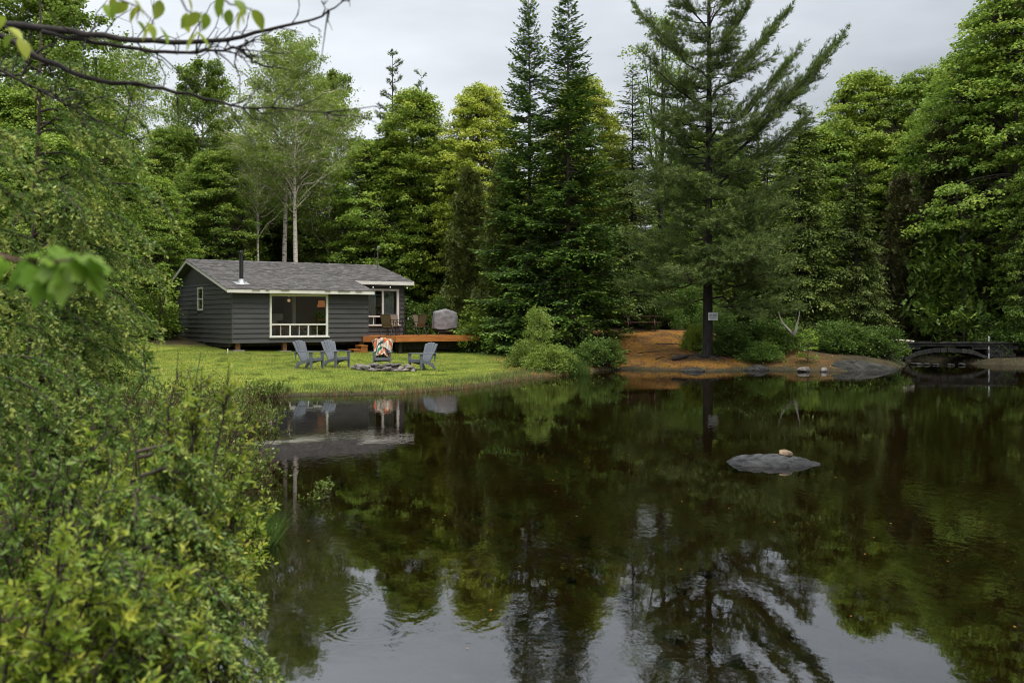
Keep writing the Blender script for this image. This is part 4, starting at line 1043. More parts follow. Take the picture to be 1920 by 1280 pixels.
# patio set on the deck
def sling_chair(x, y, rz, label):
    t = empty('patio_chair', cabw(x, y, DT + 0.002), CAB_A + rz, label, 'chair', 'sling chairs on the deck')
    for s in (-1, 1):
        sub('frame', MB().tube([(0.25 * s, -0.30, 0), (0.25 * s, -0.27, 0.42), (0.25 * s, -0.22, 0.60), (0.25 * s, 0.12, 0.63), (0.25 * s, 0.22, 0.62)], 0.014, 6).tube([(0.235 * s, -0.24, 0.42), (0.235 * s, 0.14, 0.40), (0.235 * s, 0.22, 0.55), (0.235 * s, 0.36, 0.97)], 0.015, 6).tube([(0.25 * s, 0.12, 0.40), (0.25 * s, 0.30, 0)], 0.014, 6), M['blackmetal'], t)
    sub('seat', MB().add([(-.22, -.25, .43), (.22, -.25, .43), (.22, .14, .405), (-.22, .14, .405), (-.22, -.25, .415), (.22, -.25, .415), (.22, .14, .39), (-.22, .14, .39)], [(0, 1, 2, 3), (7, 6, 5, 4), (0, 4, 5, 1), (2, 6, 7, 3), (1, 5, 6, 2), (3, 7, 4, 0)]), M['sling'], t)
    sub('backrest', MB().prism([(.145, .41), (.225, .56), (.355, .95), (.34, .955), (.21, .57), (.13, .42)], 'x', -.22, .22), M['sling'], t)
    sub('top_rail', MB().tube([(-.235, .36, .97), (.235, .36, .97)], 0.015, 6), M['blackmetal'], t)
sling_chair(6.98, -0.45, math.pi - 0.9 , 'brown sling chair at the left near corner of the deck table')
sling_chair(8.02, 1.15, -0.35, 'tan sling chair facing out beyond the left of the deck table')
sling_chair(8.52, -0.42, math.pi + 0.25, 'brown sling chair with its back to the lawn right of the deck table')
sling_chair(9.45, 1.05, 0.55, 'sling chair half hidden behind the one right of the table')
t = empty('patio_table', cabw(7.98, 0.42, DT + 0.002), CAB_A, 'dark round patio table between the deck chairs', 'table')
sub('top', MB().tube([(0, 0, 0.70), (0, 0, 0.725)], 0.52, 28), M['blackmetal'], t)
for k in range(4):
    a = k * math.pi / 2 + 0.6; sub('leg', MB().tube([(0.30 * math.cos(a), 0.30 * math.sin(a), 0.70), (0.40 * math.cos(a), 0.40 * math.sin(a), 0.0)], 0.016, 6), M['blackmetal'], t)
tag(MB().tube([(0, 0, 0), (0, 0, 0.10), (0, 0, 0.11)], [0.03, 0.036, 0.034], 10).build('glass_jar', M['galv'], None, loc=cabw(8.32, 0.2, DT + 0.7275)), 'small pale jar on the patio table', 'jar')

# barbecue under its cover
def draped(w, d, h, seed, top_in=0.12, rag=0.03):
    rg_ = np.random.default_rng(seed); vs, fs = [], []; n = 40; lev = 9
    for j in range(lev):
        f = j / (lev - 1)
        for i in range(n):
            a = 2 * math.pi * i / n; c, s = math.cos(a), math.sin(a)
            k = (abs(c) ** 4 + abs(s) ** 4) ** -0.25
            r = (1 - top_in * f ** 3) * (1 + (0.045 * (1 - f) + 0.012) * math.sin(a * 9 + 3 * f + seed) + 0.02 * math.sin(a * 17 + 5 * f))
            zz = h * f - (rag * math.sin(a * 3 + 1) if j == 0 else 0) + (0.16 * h * (1 - abs(c * k)) * f ** 4 if True else 0) - 0.06 * h * max(c, 0) * f
            vs.append((w / 2 * c * k * r, d / 2 * s * k * r, zz + rg_.normal(0, 0.006)))
    for j in range(lev - 1):
        for i in range(n): fs.append((j * n + i, j * n + (i + 1) % n, (j + 1) * n + (i + 1) % n, (j + 1) * n + i))
    b = (lev - 1) * n; vs.append((0.0, 0, h * 1.13)); fs += [(b + i, b + (i + 1) % n, len(vs) - 1) for i in range(n)]
    return MB().add(vs, fs)
t = empty('barbecue', cabw(10.60, 0.75, DT + 0.002), CAB_A - 0.35, 'barbecue grill under a wrinkled grey cover on the deck', 'barbecue')
c = sub('cover', draped(1.22, 0.66, 0.82, 3), M['cover'], t, smooth=True, loc=(0, 0, 0.30))
for sx in (-1, 1):
    for sy in (-1, 1): sub('leg', MB().box(0.36 * sx - 0.025, 0.36 * sx + 0.025, 0.2 * sy - 0.025, 0.2 * sy + 0.025, 0.06, 0.5), M['blackmetal'], t)
    w = sub('wheel', MB().tube([(0.36 * sx - 0.02, -0.2, 0.07), (0.36 * sx + 0.02, -0.2, 0.07)], 0.07, 12), M['blackmetal'], t)
sub('cabinet', MB().box(-0.32, 0.32, -0.19, 0.22, 0.10, 0.44), M['blackmetal'], t)

# ------------------------------------------------------------------ lawn chairs, blanket, fire pit
def adirondack(px, Y, rz, label):
    X = PX(px, Y); t = empty('adirondack_chair', (X, Y, gz(X, Y) + 0.005), rz, label, 'chair', 'grey lawn chairs round the fire pit')
    s = 1.0
    # local: faces -y; seat front at y=-0.38
    for i in range(5):                    # fan-shaped back slats
        u = (i - 2) / 2.0; x0, x1 = u * 0.185, u * 0.255; w0, w1 = 0.043, 0.059; top = 0.97 - 0.055 * u * u
        y0, y1 = 0.10 + 0.02 * u * u * -1, 0.40
        vs = []
        for (x, y_, z, w) in ((x0, y0, 0.24, w0), (0.5 * (x0 + x1), 0.5 * (y0 + y1) + 0.01, 0.5 * (0.24 + top), 0.5 * (w0 + w1)), (x1, y1 - 0.02, top - 0.03, w1), (x1, y1, top, w1 * 0.72)):
            vs += [(x - w, y_ - 0.012, z), (x + w, y_ - 0.012, z), (x + w, y_ + 0.016, z - 0.008), (x - w, y_ + 0.016, z - 0.008)]
        fs = [(0, 1, 2, 3)[::-1], (12, 13, 14, 15)]
        for k in range(3): fs += [(4 * k + a, 4 * k + (a + 1) % 4, 4 * k + 4 + (a + 1) % 4, 4 * k + 4 + a) for a in range(4)]
        sub('back_slat', MB().add(vs, fs), M['greypaint'], t)
    sub('back_brace', MB().box(-0.27, 0.27, 0.285, 0.315, 0.50, 0.57).box(-0.2, 0.2, 0.355, 0.385, 0.76, 0.82), M['greypaint'], t)
    for i in range(6):                    # seat slats, sloping to the back
        f = i / 5; yy = -0.36 + 0.46 * f; zz = 0.375 - 0.13 * f
        sub('seat_slat', MB().box(-0.25, 0.25, yy - 0.043, yy + 0.043, zz - 0.024 - 0.0, zz, Matrix.Identity(4)), M['greypaint'], t)
    sub('apron', MB().box(-0.252, 0.252, -0.425, -0.405, 0.275, 0.372), M['greypaint'], t)
    for q in (-1, 1):
        x = 0.30 * q
        sub('arm', MB().prism([(x - 0.065, -0.46), (x + 0.065, -0.46), (x + 0.06, 0.1), (x + 0.035 * q + 0.0 + 0.02, 0.36), (x - 0.03, 0.36), (x - 0.05, 0.1)], 'z', 0.565, 0.59), M['greypaint'], t, bevel=0.006)
        sub('leg', MB().prism([(-0.43, 0.0), (-0.36, 0.0), (-0.315, 0.563), (-0.45, 0.563)], 'x', x - 0.018, x + 0.018), M['greypaint'], t)
        sub('leg', MB().prism([(-0.40, 0.27), (0.10, 0.15), (0.29, -0.0), (0.37, 0.0), (0.22, 0.235), (-0.40, 0.355)], 'x', x * 0.88 - 0.015, x * 0.88 + 0.015), M['greypaint'], t)
        sub('arm_post', MB().prism([(0.27, 0.30), (0.31, 0.30), (0.345, 0.563), (0.285, 0.563)], 'x', x * 0.93 - 0.014, x * 0.93 + 0.014), M['greypaint'], t)
    return t
adirondack(577, 34.0, R(62), 'grey slatted lawn chair leftmost of the four by the fire pit')
adirondack(628, 35.3, R(50), 'grey slatted lawn chair second from the left, facing right')
blk = adirondack(717, 36.0, R(4), 'grey lawn chair behind the fire pit under a striped blanket')
adirondack(794, 35.4, R(-42), 'grey slatted lawn chair rightmost by the fire pit, facing left')

# blanket: bunched cloth hung over the chair back and arms
rgb = np.random.default_rng(4); NU, NV = 46, 40; vs, tn = [], []
for j in range(NV):
    v = j / (NV - 1)
    for i in range(NU):
        u = i / (NU - 1) * 2 - 1
        prof = [(0.47, 0.62), (0.44, 0.84), (0.40, 1.02), (0.28, 0.99), (0.16, 0.72), (0.00, 0.50), (-0.10, 0.44)]
        k = v * (len(prof) - 1); a = min(int(k), len(prof) - 2); f = k - a
        yy = prof[a][0] + (prof[a + 1][0] - prof[a][0]) * f; zz = prof[a][1] + (prof[a + 1][1] - prof[a][1]) * f
        wid = 0.31 + 0.05 * math.sin(3 * v + 1)
        xx = wid * u; zz -= 0.12 * abs(u) ** 3 * (0.6 + v); yy -= 0.05 * (1 - u * u)
        fold = 0.035 * math.sin(7 * u + 6 * v) + 0.028 * math.sin(13 * u - 9 * v + 1) + 0.02 * math.sin(23 * u + 4 * v)
        vs.append((xx + 0.02 * math.sin(9 * v + 4 * u), yy - 0.035 - fold, zz + 0.03 + 0.4 * fold))
        tn.append(0.3 + 1.0 * v + 0.10 * u + 0.10 * math.sin(3.5 * u + 2 * v) + 0.05 * math.sin(9 * v - 5 * u) + (0.33 if u > 0.1 + 0.1 * math.sin(6 * v) else 0))
q = np.array([(j * NU + i, j * NU + i + 1, (j + 1) * NU + i + 1, (j + 1) * NU + i) for j in range(NV - 1) for i in range(NU - 1)])
bo = obj('blanket', np_mesh('blanket', vs, [q], M['blanket'], tn, smooth=True), None, blk.location, blk.rotation_euler)
sm = bo.modifiers.new('thickness', 'SOLIDIFY'); sm.thickness = 0.02
tag(bo, 'cream, green and orange striped blanket bunched over a lawn chair', 'blanket')

# stones: a few shapes shared by many pieces
def stone_mesh(name, seed, m, sx, sy, sz, rough=0.22, sub_=2):
    import bmesh
    rg_ = np.random.default_rng(seed); bm = bmesh.new(); bmesh.ops.create_icosphere(bm, subdivisions=sub_, radius=1.0)
    cuts = norm(rg_.normal(0, 1, (9, 3))); off = rg_.uniform(0.55, 0.95, 9)
    for v in bm.verts:
        p = np.array(v.co)
        for c_, o_ in zip(cuts, off):
            e = p @ c_ - o_
            if e > 0: p = p - c_ * e * 0.92
        p = p * (1 + rough * 0.25 * math.sin(p[0] * 5 + seed) * math.sin(p[1] * 4 + p[2] * 6))
        v.co = (p[0] * sx, p[1] * sy, p[2] * sz)
    me = bpy.data.meshes.new(name); bm.to_mesh(me); bm.free(); me.materials.append(m)
    return me
FX, FY = PX(720, 34.6), 34.6
pit = empty('fire_pit', (FX, FY, gz(FX, FY)), 0, 'low ring of rough field stones on the lawn', 'fire pit')
smesh = [stone_mesh('stone', 20 + k, M['stone'], 0.22, 0.17, 0.10) for k in range(5)]
rgp = np.random.default_rng(9)
for ring, (n, ra, rb, zz) in enumerate(((19, 0.98, 0.80, 0.04), (13, 0.93, 0.76, 0.12))):
    for k in range(n):
        a = 2 * math.pi * k / n + rgp.uniform(-.1, .1) + ring * 0.2
        x, y_ = ra * math.cos(a) + rgp.uniform(-.05, .05), rb * math.sin(a) + rgp.uniform(-.05, .05)
        s = rgp.uniform(0.75, 1.3)
        obj('stone', smesh[k % 5], pit, (x, y_, zz * rgp.uniform(0.8, 1.1) + gz(FX + x, FY + y_) - gz(FX, FY)), (rgp.uniform(-.3, .3), rgp.uniform(-.25, .25), a + rgp.uniform(-.6, .6) + 1.57), (s * 1.1, s * 0.9, s * rgp.uniform(0.5, 0.95)))
MB().tube([(0, 0, -0.03), (0, 0, 0.035)], [0.8, 0.72], 20).build('ash_bed', M['dirt'], pit)
for (a, b) in (((-.3, -.1, .08), (.35, .15, .12)), ((-.2, .25, .09), (.25, -.2, .16))):
    MB().tube([a, b], [0.05, 0.045], 8).build('log', M['log'], pit)
X, Y = PX(427, 40.6), 40.6
tag(MB().tube([(0, 0, -0.05), (0, 0, 0.16), (0, 0, 0.19)], [0.025, 0.025, 0.012], 8).build('marker_stake', M['white'], None, loc=(X, Y, gz(X, Y))), 'short white stake at the lawn edge by the cabin corner', 'stake')

# ------------------------------------------------------------------ picnic table
Y = 50.5; X = PX(1199, Y); gT = gz(X, Y)
t = empty('picnic_table', (X, Y, gT), R(6), 'red-brown wooden picnic table on the needle-covered bank', 'picnic table')
for k in range(5): sub('plank', MB().box(-0.92, 0.92, -0.38 + 0.155 * k, -0.38 + 0.145 + 0.155 * k, 0.72, 0.762), M['table'], t)
for s in (-1, 1):
    for k in range(2): sub('bench_plank', MB().box(-0.92, 0.92, s * 0.72 - 0.145 + 0.15 * k, s * 0.72 - 0.005 + 0.15 * k, 0.42, 0.46), M['table'], t)
    for q in (-1, 1): sub('leg', MB().prism([(q * 0.62 - 0.05, 0), (q * 0.62 + 0.05, 0), (q * 0.22 + 0.05, 0.72), (q * 0.22 - 0.05, 0.72)], 'x', s * 0.68 - 0.02, s * 0.68 + 0.02), M['table'], t)
    sub('cross_bar', MB().box(s * 0.68 + 0.021, s * 0.68 + 0.06, -0.86, 0.86, 0.33, 0.419), M['table'], t)
    sub('top_cleat', MB().box(s * 0.68 + 0.021, s * 0.68 + 0.06, -0.36, 0.36, 0.63, 0.719), M['table'], t)
    sub('brace', MB().tube([(s * 0.66, 0, 0.38), (s * 0.10, 0, 0.70)], 0.03, 4), M['table'], t)

# ------------------------------------------------------------------ rocks and stones by the water
def ridge_rock(name, L, W, Hh, seed, m, label, loc, rz=0.0, cat='rock', tail=0.0, blunt=False):
    """ice-worn rock: low hump cut by slanting cracks and stepped layers"""
    n, k = 110, 46; rg_ = np.random.default_rng(seed); ph = rg_.uniform(0, 6, 12)
    U, Vv = np.meshgrid(np.linspace(-1, 1, n), np.linspace(-1, 1, k), indexing='ij')
    edge = 1 + 0.14 * np.sin(3 * U + ph[0]) + 0.08 * np.sin(7 * U + ph[1]); env = np.clip(1 - np.abs(U) ** 2.3, 0, 1) ** 0.5
    if blunt: env = np.where(U < 0, np.clip(1 - np.abs(U) ** 5, 0, 1) ** 0.5, np.clip(1 - np.abs(U) ** 1.5, 0, 1) ** 0.75)
    x = L * U * (1 + 0.03 * np.sin(5 * Vv + ph[2])); y = W * Vv * env * edge
    base = (1 - np.abs(Vv) ** 2.2) * env * (1 - 0.55 * tail * (U + 1) / 2) * (1 + 0.18 * np.sin(2.6 * U + ph[3]))
    s = U * 2.0 + Vv * 1.1                                   # layers dip across the rock
    step = np.abs(((s * 1.9 + 0.25 * np.sin(4 * Vv + ph[4]) + ph[5]) % 1.0) - 0.5) * 2
    crack = np.clip(1 - np.abs(np.sin(s * 3.1 + 0.6 * np.sin(3 * Vv + ph[6]) + ph[7])) * 9, 0, 1) + np.clip(1 - np.abs(np.sin(U * 4.3 - Vv * 2.2 + ph[8])) * 14, 0, 1)
    fine = 0.5 * np.sin(17 * U + 9 * Vv + ph[9]) * np.sin(13 * Vv - 6 * U) + 0.35 * np.sin(31 * U + ph[10]) * np.sin(27 * Vv) + rg_.normal(0, 0.25, U.shape)
    z = Hh * (base * (0.78 + 0.32 * step) - 0.16 * crack * env + 0.035 * fine * env) - 0.30 * Hh * (1 - env * (1 - np.abs(Vv) ** 4))
    V = np.stack([x, y, z], -1).reshape(-1, 3)
    q = np.array([(i * k + j, (i + 1) * k + j, (i + 1) * k + j + 1, i * k + j + 1) for i in range(n - 1) for j in range(k - 1)])
    o = obj(name, np_mesh(name, V, [q], m), None, loc, (0, 0, rz)); return tag(o, label, cat)
Y = 14.1; X = PX(1468, Y)
ridge_rock('pond_rock', 0.80, 0.44, 0.20, 2, M['pondrock'], 'long flat grey rock breaking the pond surface', (X, Y, -0.03), R(-3), tail=1.2, blunt=True)
o = obj('stone', stone_mesh('small_stone', 77, M['tanrock'], 0.13, 0.10, 0.07), None, (PX(1472, Y), Y + 0.04, 0.135), (0.1, 0.08, 0.2), (1, 1, 0.9)); tag(o, 'small tan stone sitting on the flat pond rock', 'stone')
ridge_rock('shore_rock', 1.8, 1.2, 0.42, 5, M['shorerock'], 'broad sloping grey bedrock slab at the far water edge', (PX(1612, 39.5), 39.7, -0.05), R(6), tail=0.7)
ridge_rock('shore_rock', 1.5, 1.0, 0.62, 8, M['shorerock'], 'mossy grey boulder behind the sloping bedrock slab', (PX(1570, 41), 41.3, -0.1), R(-8), tail=0.3)
ridge_rock('shore_rock', 0.55, 0.4, 0.20, 12, M['shorerock'], 'low pale rock at the waterline below the small shrubs', (PX(1420, 39.3), 39.4, -0.02), R(10))
ridge_rock('shore_rock', 0.5, 0.3, 0.16, 15, M['shorerock'], 'flat dark rock at the waterline below the pine', (PX(1300, 38.4), 38.5, -0.02), R(2))
for k, (px, py, sc_) in enumerate(((1508, 693, 0.30), (1545, 690, 0.26))):
    Y = 38.4; X = PX(px, Y); o = obj('stone', smesh[k], None, (X, Y, 0.05), (0, 0, k), (sc_ * 5, sc_ * 4, sc_ * 5)); tag(o, ('dark stone at the water left of the bedrock slab', 'dark stone wedged against the bedrock slab')[k], 'stone')

# stone arch bridge over the inlet
BY = 45.6; BX0, BX1 = PX(1684, BY), PX(1842, BY); BT = ZZ(643, BY)
br = empty('stone_bridge', ((BX0 + BX1) / 2, BY, 0), R(2), 'low dark stone arch footbridge over the inlet', 'bridge')
hw = (BX1 - BX0) / 2; rise = 0.44; span = hw * 0.92
def arch(x): return 0.12 + rise * math.sqrt(max(1 - (x / span) ** 2, 0))
rgq = np.random.default_rng(3); nb = 18
for side in (0, 1):
    yy = -0.55 if side == 0 else 0.55
    for k in range(nb):                    # the ring of arch stones
        a0, a1 = math.pi * k / nb, math.pi * (k + 1) / nb
        def pt(a, r): return (-math.cos(a) * (span + r * 0.9), 0.10 + math.sin(a) * (rise + r))
        th = 0.20 * rgq.uniform(0.85, 1.15); g_ = 0.006
        MB().prism([pt(a0 + g_, 0), pt(a0 + g_, th), pt(a1 - g_, th), pt(a1 - g_, 0)], 'y', yy - 0.16 + rgq.uniform(-.02, .02), yy + 0.12).build('arch_stone', M['bridge'], br)
    x = -hw - 0.9                          # coursed stones above the ring
    for row, z in enumerate(np.arange(0.14, BT - 0.14, 0.17)):
        x = -hw - 0.9 + rgq.uniform(0, 0.2)
        while x < hw + 0.9:
            w = rgq.uniform(0.22, 0.5); xc = x + w / 2
            if z > arch(min(abs(x), abs(x + w))) + 0.16 or abs(xc) > span + 0.2:
                MB().box(x + 0.008, x + w - 0.008, yy - 0.15 + rgq.uniform(-.03, .03), yy + 0.1, z + 0.006, z + 0.164).build('stone', M['bridge'], br)
            x += w
MB().box(-hw - 1.0, hw + 1.0, -0.72, 0.72, BT - 0.12, BT).build('deck_slab', M['bridge'], br)
x = -hw - 1.0
while x < hw + 0.9:
    w = rgq.uniform(0.35, 0.7); MB().box(x + 0.01, x + w - 0.01, -0.78, -0.5, BT + 0.001, BT + rgq.uniform(0.03, 0.09)).build('coping_stone', M['bridge'], br); x += w
for s in (-1, 1): MB().box(s * hw - 0.9 if s < 0 else s * hw + 0.1, s * hw - 0.1 if s < 0 else s * hw + 0.9, -0.5, 0.5, -0.3, BT - 0.13).build('abutment', M['bridge'], br)
rmesh = [stone_mesh('wet_stone', 90 + q_, M['shorerock'], 0.22, 0.17, 0.12) for q_ in range(3)]
k = 0
for px in list(range(1672, 1812, 13)):
    Y = 43.9 + 0.25 * math.sin(px); X = PX(px + 4 * math.sin(px * 3.1), Y); s = 0.45 + 0.9 * abs(math.sin(px * 1.7))
    o = obj('stone', rmesh[k % 3], None, (X, Y, 0.02), (0.2 * math.sin(px), 0, px), (s * 1.3, s, s)); k += 1
    tag(o, ('first', 'second', 'third', 'fourth', 'fifth', 'sixth', 'seventh', 'eighth', 'ninth', 'tenth', 'eleventh')[k - 1] + ' stone from the left in the waterline row before the bridge', 'stone', 'stones at the waterline before the bridge')
Y = 45.0; X = PX(1854, Y)
tag(MB().tube([(0, 0, gz(X, Y) - 0.2), (0, 0, ZZ(632, Y)), (0, 0, ZZ(630, Y))], [0.035, 0.035, 0.02], 8).build('metal_post', M['galv'], None, loc=(X, Y, 0)), 'thin pale metal post standing at the water right of the bridge', 'post')
for px, Y, L, a, lb in ((1277, 40.6, 0.42, 0.5, 'short dark driftwood log on the orange needle bank'),):
    X = PX(px, Y); tag(MB().tube([(-L, 0, 0.05), (0, 0.03, 0.10), (L, 0.02, 0.17)], [0.08, 0.10, 0.06], 8).build('log', M['log'], None, smooth=True, loc=(X, Y, gz(X, Y)), rot=(0, 0, a)), lb, 'log')
Y = 43.9; X = PX(1664, Y)
tag(MB().tube([(-0.6, 0, 0), (0, 0.05, 0.03), (0.6, 0, 0.0)], [0.05, 0.06, 0.04], 7).build('log', M['birchbark'], None, smooth=True, loc=(PX(1690, 45), 45.0, BT + 0.09), rot=(0, 0, 0.1)), 'short pale birch log lying on the bridge end', 'log')

# ------------------------------------------------------------------ tree prototypes
PM = {}
PM['maple_a'] = proto(gen_broad, 'maple_a', 'l_maple_y', 'bark', seed=1, H=14.5, Rr=3.4, zb=1.6, ncl=950, nl=78, leaf=0.132, cl=(0.24, 0.52), flat=0.45, droop=0.55, tr=0.17, inner=0.12)
PM['maple_b'] = proto(gen_broad, 'maple_b', 'l_maple', 'bark', seed=2, H=15.0, Rr=4.2, zb=1.4, ncl=1150, nl=78, leaf=0.14, cl=(0.28, 0.58), flat=0.4, droop=0.55, tr=0.2, inner=0.15)
PM['maple_c'] = proto(gen_broad, 'maple_c', 'l_green', 'bark', seed=3, H=13.0, Rr=3.2, zb=0.8, ncl=900, nl=66, leaf=0.125, cl=(0.24, 0.5), flat=0.5, droop=0.5, tr=0.15, inner=0.12)
PM['aspen'] = proto(gen_broad, 'aspen', 'l_green', 'darkbark', seed=6, H=16.0, Rr=1.9, zb=8.5, ncl=75, nl=75, leaf=0.13, cl=(0.35, 0.7), flat=0.5, droop=0.2, tr=0.15, inner=0.1)
PM['birch_a'] = proto(gen_birch, 'birch_a', 'l_birch', 'birchbark', seed=4, H=17.5, Rr=3.9, zb=7.0, nb=74, leaf=0.105, tr=0.18, dens=1.05, lean=(0.012, 0))
PM['birch_b'] = proto(gen_birch, 'birch_b', 'l_birch', 'birchbark', seed=14, H=15.5, Rr=3.1, zb=3.5, nb=70, leaf=0.12, tr=0.13, lean=(0.03, 0), dens=2.0)
PM['fir_a'] = proto(gen_conifer, 'fir_a', 'l_fir', 'firbark', seed=5, H=18.0, Rb=4.2, z0=0.6, whorl=0.33, per=7, droop=0.22, card=0.20, cw=0.055, tip_up=0.16, expo=0.95, tipyel=0.25, tr=0.19, rmin=0.24)
PM['fir_b'] = proto(gen_conifer, 'fir_b', 'l_fir', 'firbark', seed=15, H=18.0, Rb=4.2, z0=0.5, whorl=0.34, per=7, droop=0.22, card=0.20, cw=0.055, tip_up=0.16, expo=0.95, tipyel=0.25, tr=0.18, rmin=0.24)
PM['hem_a'] = proto(gen_conifer, 'hem_a', 'l_hemlock', 'darkbark', seed=7, H=14.0, Rb=3.6, z0=1.0, whorl=0.40, per=7, droop=0.6, card=0.20, cw=0.048, tip_up=-0.05, base_drop=0.10, expo=0.68, tipyel=0.2, tr=0.2)
PM['hem_b'] = proto(gen_conifer, 'hem_b', 'l_hemlock', 'darkbark', seed=17, H=16.0, Rb=2.8, z0=1.8, whorl=0.42, per=6, droop=0.5, card=0.21, cw=0.05, step=0.14, tip_up=0.0, base_drop=0.12, expo=0.62, tipyel=0.2, tr=0.18, gap=0.05)
PM['cedar_a'] = proto(gen_cedar, 'cedar_a', 'l_cedar', 'bark', seed=8, H=10.5, Rr=2.0, z0=0.3, n=7000, card=0.13, cw=0.024, expo=0.55, fan=8)
PM['cedar_b'] = proto(gen_cedar, 'cedar_b', 'l_cedar_g', 'bark', seed=18, H=6.5, Rr=2.3, z0=0.1, n=4600, card=0.15, cw=0.03, expo=0.5, fan=9)
PM['bush_a'] = proto(gen_bush, 'bush_a', 'l_under', 'twig', seed=21, Rx=1.5, Rz=2.2, ncl=210, nl=44, leaf=0.10, cl=(0.2, 0.42))
PM['bush_b'] = proto(gen_bush, 'bush_b', 'l_under', 'twig', seed=22, Rx=1.1, Rz=1.4, ncl=190, nl=40, leaf=0.085, cl=(0.16, 0.34))
PM['cedar_c'] = proto(gen_cedar, 'cedar_c', 'l_cedar', 'twig', seed=28, H=2.7, Rr=0.75, z0=0.05, n=650, card=0.085, cw=0.018, expo=0.75, tr=0.03, fan=7)
PM['sapling'] = proto(gen_broad, 'sapling', 'l_maple', 'twig', seed=23, H=2.3, Rr=0.6, zb=0.3, ncl=34, nl=30, leaf=0.09, cl=(0.14, 0.3), flat=0.4, droop=0.4, tr=0.02, limbs=3)

# the big white pine at the water: boughs placed one by one
def big_pine():
    rng = np.random.default_rng(31); lv, wd = Leaves(), Wood(); H = 18.0; Y = 41.2
    X0 = PX(1327, Y); zg = gz(X0, Y)
    tp = trunk_pts(rng, H, (0.004, 0), 0.05, 16); wd.tube(tp, 0.21 * (1 - np.linspace(0, 1, 16) ** 1.2 * 0.88), 10)
    def rel(px, py, dy): return np.array([PX(px, Y + dy) - X0, dy, ZZ(py, Y + dy) - zg])
    key = [  # from (trunk y) to (tip x, tip y), depth of the tip, density
        (330, 1580, 66, -0.6, 9), (265, 1500, 88, 0.8, 9), (190, 1478, 20, 0.3, 9), (130, 1420, -40, -0.4, 8), (360, 1520, 210, 1.2, 8), (310, 1495, 150, -1.2, 8),
        (150, 1190, 10, 0.4, 10), (215, 1205, 95, -0.8, 10), (290, 1215, 215, 0.9, 9), (380, 1220, 300, -1.0, 9), (400, 1230, 375, 0.8, 8), (470, 1172, 436, -1.1, 11), (455, 1250, 420, 1.2, 8),
        (400, 1490, 330, 0.9, 8), (430, 1470, 380, -1.3, 9), (470, 1500, 425, -0.5, 10), (500, 1470, 455, 1.0, 9), (530, 1495, 530, -0.7, 9), (560, 1500, 575, 0.3, 9), (560, 1425, 590, -1.6, 8), (520, 1195, 530, 0.6, 8), (560, 1225, 570, -0.5, 7),
        (60, 1245, -60, 0.5, 9), (50, 1400, -90, 0.2, 9), (0, 1265, -130, -0.6, 8), (-40, 1385, -160, 0.5, 8)]
    for (y0, px, py, dy, dn) in key:
        a = at_h(tp, ZZ(y0, Y) - zg); b = rel(px, py, dy); L = np.linalg.norm(b - a)
        pine_bough(lv, wd, rng, a, b, -0.05 * L, dn * 1.9, 0.48, 0.016 + 0.008 * L, 11, 0.18, 0.024)
    for i in range(100):                   # the boughs towards and away from the water
        z = 3.0 + 14.4 * ((i + rng.uniform()) / 100) ** 1.3; az = rng.uniform(0, 6.283); u = z / 18
        L = (3.9 - 2.5 * max(u - 0.35, 0) / 0.65) * rng.uniform(0.5, 1.0) * (1.0 if abs(math.sin(az)) > 0.3 else 0.8)
        a = at_h(tp, z); b = a + np.array([L * math.cos(az), L * math.sin(az), L * (0.0 + 0.5 * u * u + rng.uniform(-.05, .18))])
        pine_bough(lv, wd, rng, a, b, -0.06 * L, 12, 0.5, 0.012 + 0.007 * L, 9, 0.18, 0.030)
    for i in range(34):                    # boughs reaching out over the water
        z = 3.2 + 10 * (i + rng.uniform()) / 34; az = rng.uniform(-2.5, -0.6); L = rng.uniform(0.9, 2.6); a = at_h(tp, z)
        pine_bough(lv, wd, rng, a, a + np.array([L * math.cos(az), L * math.sin(az), L * rng.uniform(-.1, .25)]), -0.08 * L, 12, 0.55, 0.012 + 0.006 * L, 9, 0.18, 0.030)
    for i in range(16):                    # dead stubs on the lower trunk
        z = rng.uniform(1.6, 9); az = rng.uniform(0, 6.283); L = rng.uniform(0.3, 1.3); a = at_h(tp, z)
        wd.tube(curve(a, a + [L * math.cos(az), L * math.sin(az), rng.uniform(-.2, .15)], -0.05, 4), [0.016, 0.012, 0.008, 0.004], 4)
    return plant('pine_tree', lv.mesh('pine_foliage', M['l_pine']), wd.mesh('pine_wood', M['darkbark']), (X0, Y, zg), 0, 1, 'tall white pine with long upswept boughs and a sign on its trunk', 'tree')
pine = big_pine()
def small_pine():
    rng = np.random.default_rng(32); lv, wd = Leaves(), Wood(); H = 20.0
    tp = trunk_pts(rng, H, (0, 0), 0.1, 12); wd.tube(tp, 0.2 * (1 - np.linspace(0, 1, 12) * 0.92), 8)
    for i in range(42):
        z = 7 + 12.6 * (i + rng.uniform()) / 42; az = rng.uniform(0, 6.283); u = (z - 7) / 13
        L = (2.3 * (1 - u) + 0.55) * rng.uniform(0.7, 1.1); a = at_h(tp, z)
        pine_bough(lv, wd, rng, a, a + np.array([L * math.cos(az), L * math.sin(az), L * (0.25 + 0.4 * u)]), -0.05 * L, 8.0, 0.3, 0.035, 14, 0.22, 0.03)
    return lv.mesh('far_pine_foliage', M['l_pine']), wd.mesh('far_pine_wood', M['darkbark'])
PM['pine_far'] = small_pine()

